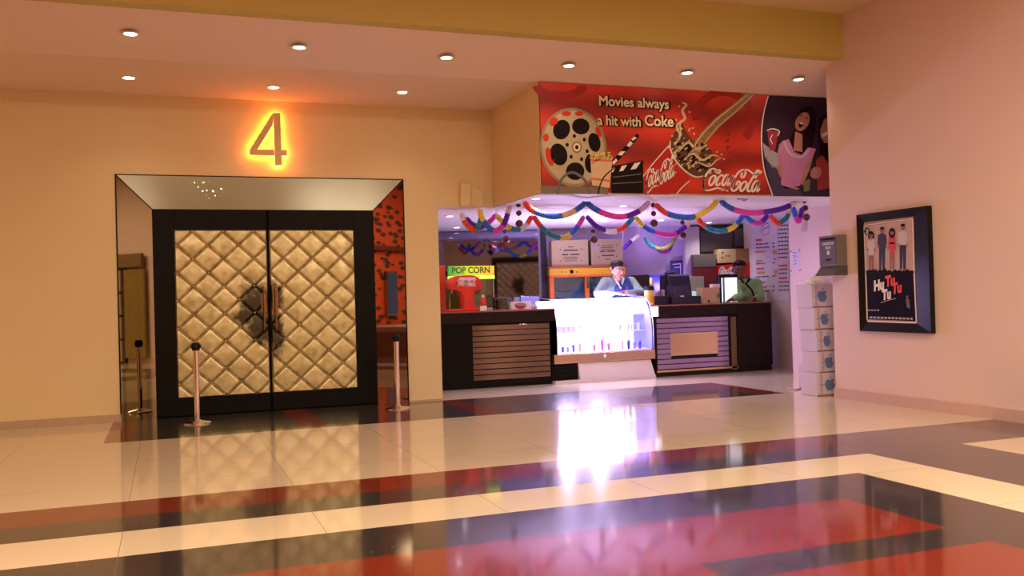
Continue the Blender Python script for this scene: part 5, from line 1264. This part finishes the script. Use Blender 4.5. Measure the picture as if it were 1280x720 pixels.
# ---- man in sweater leaning on the display case
S1 = 1.22
hc1 = at(771.5, 338.5, 1, 14.86)
Hs = 23.5/F*((hc1-EYE).dot(_f))
shl = at(756.5, 353, 1, 15.02); shr = at(789, 352.5, 1, 15.02)
ell_ = at(747, 371, 1, 14.72); elr = at(801, 370.5, 1, 14.72)
wl = at(768, 369.5, 1, 14.45); wrr = at(784, 370, 1, 14.45)
for v, z_ in ((ell_, 1.45), (elr, 1.45), (wl, 1.452), (wrr, 1.448)): v.z = z_
hip = Vector((hc1.x+.02, 15.25, 1.02)); chest = at(772.5, 362, 1, 15.02); nk = at(772, 350, 1, 14.98)
def body_chains(hip, chest, nk, shl, shr, eL, eR, wL, wR, hd, S, hs):
    hx = hip.x
    legs = []
    for sx in (-1, 1):
        legs.append([(hip+Vector((sx*.10*S, 0, 0)), .095*S), (Vector((hx+sx*.12*S, hip.y-.02, .55)), .068*S), (Vector((hx+sx*.13*S, hip.y+.02, .12)), .045*S), (Vector((hx+sx*.13*S, hip.y-.12, .05)), .04*S)])
    tor = [[(hip, .135*S), (hip.lerp(chest, .5), .13*S), (chest, .14*S), (nk-Vector((0, 0, .05*S)), .085*S), (nk, .062*S), (hd-Vector((0, -.02, .05*S)), .058*S)]]
    sh = [[(shl, .07*S), (nk-Vector((0, -.0, .07*S)), .10*S), (shr, .07*S)], [(chest+Vector((-.08*S, 0, -.02)), .12*S), (chest+Vector((.08*S, 0, -.02)), .12*S)]]
    arms = [[(shl, .066*S), (shl.lerp(eL, .55), .054*S), (eL, .045*S), (eL.lerp(wL, .5), .040*S), (wL, .029*S)], [(shr, .066*S), (shr.lerp(eR, .55), .054*S), (eR, .045*S), (eR.lerp(wR, .5), .040*S), (wR, .029*S)]]
    return legs, tor, sh, arms
legs, tor, sh, arms = body_chains(hip, chest, nk, shl, shr, ell_, elr, wl, wrr, hc1, S1, Hs)
def grow(chs, d): return [[(p, r_+d) for p, r_ in ch] for ch in chs]
cl1 = grow([t_[:4] for t_ in tor], .016)+grow(sh, .014)
cl1 += [[(p, r_+.018) for p, r_ in a_[:4]] + [(a_[3][0].lerp(a_[4][0], .75), a_[4][1]+.016)] for a_ in arms]
sweat = mat('grey_blue_sweater', (.20, .26, .27), .85, var=.15, scale=12, bump=.3, bscale=150)
navy = mat('navy_sweater_panel', (.025, .035, .16), .85, var=.25, scale=10, bump=.3, bscale=150)
def sweater_extra(t, Hd):
    cs = [[(chest+Vector((-.06, -.115*S1, -.16)), .085*S1), (chest+Vector((-.05, -.125*S1, .02)), .075*S1), (chest+Vector((-.03, -.06*S1, .12)), .055*S1)],
          [(chest+Vector((.09, -.10*S1, -.16)), .095*S1), (chest+Vector((.10, -.105*S1, .02)), .09*S1), (chest+Vector((.12, -.045*S1, .15)), .075*S1)]]
    put(skin_mesh(cs, 'front_panel', .012), 'sweater_front', navy, t)
    c_ = MB(); cw = mat('white_collar', (.75, .74, .78), .6)
    n0 = nk+Vector((0, -.04, .02)); tip = at(775, 360.5, 1, 14.80)
    for sx in (-1, 1):
        c_.tube([n0+Vector((sx*.085, .06, .03)), n0+Vector((sx*.08, -.03, .0)), n0.lerp(tip, .55)+Vector((sx*.035, -.03, 0)), tip+Vector((0, -.02, 0))], [.022, .024, .018, .010], 8)
    c_.build('shirt_collar', cw, t, smooth=True)
    l_ = legs
    put(skin_mesh(grow(legs, .02)+[[(hip, .15*S1), (hip+Vector((0, 0, -.05)), .15*S1)]], 'trousers', .02), 'trousers', mat('dark_trousers', (.03, .03, .05), .8), t)
hl = hand(wl, (1, -.15, -.05), (0, -1, .2), (0, 0, -1), S1, .35); hr = hand(wrr, (-1, -.25, .10), (0, -.6, .6), (0, 0, -1), S1, .45)
person('person', 'man in grey blue sweater with white collar leaning on the display case', hc1, Hs, R(18), R(8), skin, legs+tor+sh+arms, [hl, hr], cl1, sweat, [sweater_extra], 'full')
# ---- man in green shirt leaning on the right counter
S2 = 1.2
hc2 = at(924, 337, 1, 14.62); Hs2 = 23/F*((hc2-EYE).dot(_f))
nk2 = at(929, 350, 1, 14.72); shl2 = at(918, 354, 1, 14.70); shr2 = at(946, 354, 1, 14.72)
chest2 = at(934, 364, 1, 14.78); hip2 = Vector((chest2.x+.06, 15.15, .95))
eL2 = at(925, 374, 1, 14.45); eR2 = at(951, 374, 1, 14.62); wL2 = at(915, 375.5, 1, 14.36); wR2 = at(943, 376, 1, 14.40)
for v in (eL2, eR2, wL2, wR2): v.z = ZT+.045*S2
eL2.z += .06
legs2, tor2, sh2, arms2 = body_chains(hip2, chest2, nk2, shl2, shr2, eL2, eR2, wL2, wR2, hc2, S2, Hs2)
cl2 = grow([t_[:4] for t_ in tor2], .020)+grow(sh2, .016)
cl2 += [[(p, r_+.020) for p, r_ in a_[:4]] + [(a_[3][0].lerp(a_[4][0], .6), a_[4][1]+.022)] for a_ in arms2]
green = mat('pale_green_shirt', (.28, .50, .22), .75, var=.12, scale=8, bump=.3, bscale=60)
def shirt_extra(t, Hd):
    c_ = MB(); n0 = nk2+Vector((-.02, -.06, .0))
    for sx in (-1, 1):
        c_.tube([n0+Vector((sx*.09, .08, .06)), n0+Vector((sx*.095, -.02, .01)), n0+Vector((sx*.03-.03, -.075, -.06))], [.026, .030, .016], 8)
    c_.build('dark_collar', mat('black_collar', (.012, .012, .016), .6), t, smooth=True)
    p_ = [n0+Vector((-.03, -.075, -.06)), chest2+Vector((-.05, -.185*S2, .02)), chest2+Vector((-.0, -.185*S2, -.12))]
    MB().tube(p_, [.016, .016, .018], 6).build('dark_placket', MATS['black_collar'], t, smooth=True)
    put(skin_mesh(grow(legs2, .02)+[[(hip2, .15*S2), (hip2+Vector((0, 0, -.05)), .15*S2)]], 'trousers', .02), 'trousers', MATS['dark_trousers'], t)
hl2 = hand(wL2, (-1, -.3, -.12), (.2, -.8, .5), (0, 0, -1), S2, .6); hr2 = hand(wR2, (-1, -.5, -.1), (0, -.8, .5), (0, 0, -1), S2, .5)
person('person', 'man in pale green shirt with dark collar leaning on the right counter', hc2, Hs2, R(-22), R(16), skind, legs2+tor2+sh2+arms2, [hl2, hr2], cl2, green, [shirt_extra], 'short')

# ================================================================== hall seen only in the mirrors
lw = mat('red_leaf_wallpaper', (.50, .06, .02), .6)
def leaf_wall():
    m_ = bpy.data.materials.new('red_leaf_pattern'); m_.use_nodes = True; nt = m_.node_tree; N = nt.nodes; L = nt.links; b = N['Principled BSDF']
    tc = N.new('ShaderNodeTexCoord'); mp = N.new('ShaderNodeMapping'); mp.inputs['Rotation'].default_value = (.6, 0, 0); mp.inputs['Scale'].default_value = (1, 2.2, 5)
    L.new(tc.outputs['Object'], mp.inputs[0]); v = N.new('ShaderNodeTexVoronoi'); v.inputs['Scale'].default_value = 1.25; L.new(mp.outputs[0], v.inputs['Vector'])
    r = N.new('ShaderNodeValToRGB'); r.color_ramp.interpolation = 'CONSTANT'; r.color_ramp.elements[0].color = (.05, .02, .02, 1); r.color_ramp.elements[1].position = .42; r.color_ramp.elements[1].color = (.60, .07, .02, 1)
    L.new(v.outputs['Distance'], r.inputs[0]); L.new(r.outputs[0], b.inputs['Base Color']); b.inputs['Roughness'].default_value = .6; return m_
struct(MB().box(-4.2, -4.17, -2, 9.5, 0, 4.9).build('wall_left_covering', leaf_wall()))
struct(MB().box(-4.17, -4.05, -2, 9.5, 2.82, 2.95).build('trim_2', mat('dark_red_ledge', (.12, .015, .01), .4)))
tkt = thing('ticket_counter', 'ticket counter against the red wall, seen in the right side mirror', 'counter', (-3.2, 1, 0))
MB().box(-3.9, -2.4, -1.5, 3.4, 0, .62).build('body', mat('ticket_body', (.35, .28, .22), .4), tkt)
MB().box(-3.95, -2.3, -1.6, 3.5, .62, .75).build('worktop', mat('ticket_top', (.55, .50, .48), .2), tkt)
tvx = thing('wall_screen', 'framed dark blue screen on the red wall, seen in the right side mirror', 'screen', (-4.1, 1.6, 1.6))
MB().box(-4.16, -4.06, 1.30, 1.85, 1.0, 2.25).build('frame', steel, tvx)
MB().box(-4.06, -4.05, 1.34, 1.81, 1.05, 2.2).build('picture', mat('screen_blue', (.03, .05, .15), .2, emit=.2, ecol=(.1, .2, .6)), tvx)
od = thing('door_2', 'second quilted double door in the opposite wall, seen in the smoked mirror', 'door', (.68, -9.2, 0), kind='structure')
for x0_, x1_ in ((-.49, .675), (.685, 1.85)):
    b = MB(); b.box(x0_-(.25 if x0_ < 0 else 0), x1_+(.25 if x0_ > 0 else 0), -9.2, -9.14, .01, 2.72); lf = b.build('door_leaf', MATS['black_door_frame'], od)
    q_ = tuft_panel(x0_, x1_, .235, 2.43, -9.14, 1, (60, 110)).build('quilted_panel', tuftm, lf, smooth=True, fix=False)
pn = thing('panelled_stand', 'tall stand of pale panels divided by dark rails, seen in the left side mirror', 'display stand', (8.1, 2.3, 0))
for k in range(4): MB().box(8.02, 8.10, 1.75, 2.72, .05+k*.60, .05+k*.60+.54).build('pale_panel', mat('pale_panel', (.42, .30, .22), .4), pn)
MB().box(8.10, 8.165, 1.70, 2.78, .0, 2.45).build('dark_back', mat('rail_dark', (.03, .015, .015), .3), pn)
MB().box(8.00, 8.10, 1.70, 3.5, 2.46, 2.80).build('header', mat('stand_header', (.20, .12, .05), .5), pn)
cu_ = MB()
for k in range(9): cu_.lathe([(.05, .14), (.045, 2.4)], (8.08, 2.85+k*.08, 0), 10)
tag(cu_.build('gold_curtain', mat('curtain_gold', (.30, .20, .05), .7), None, smooth=True), 'pleated gold curtain on the right wall, seen in the left side mirror', 'curtain')
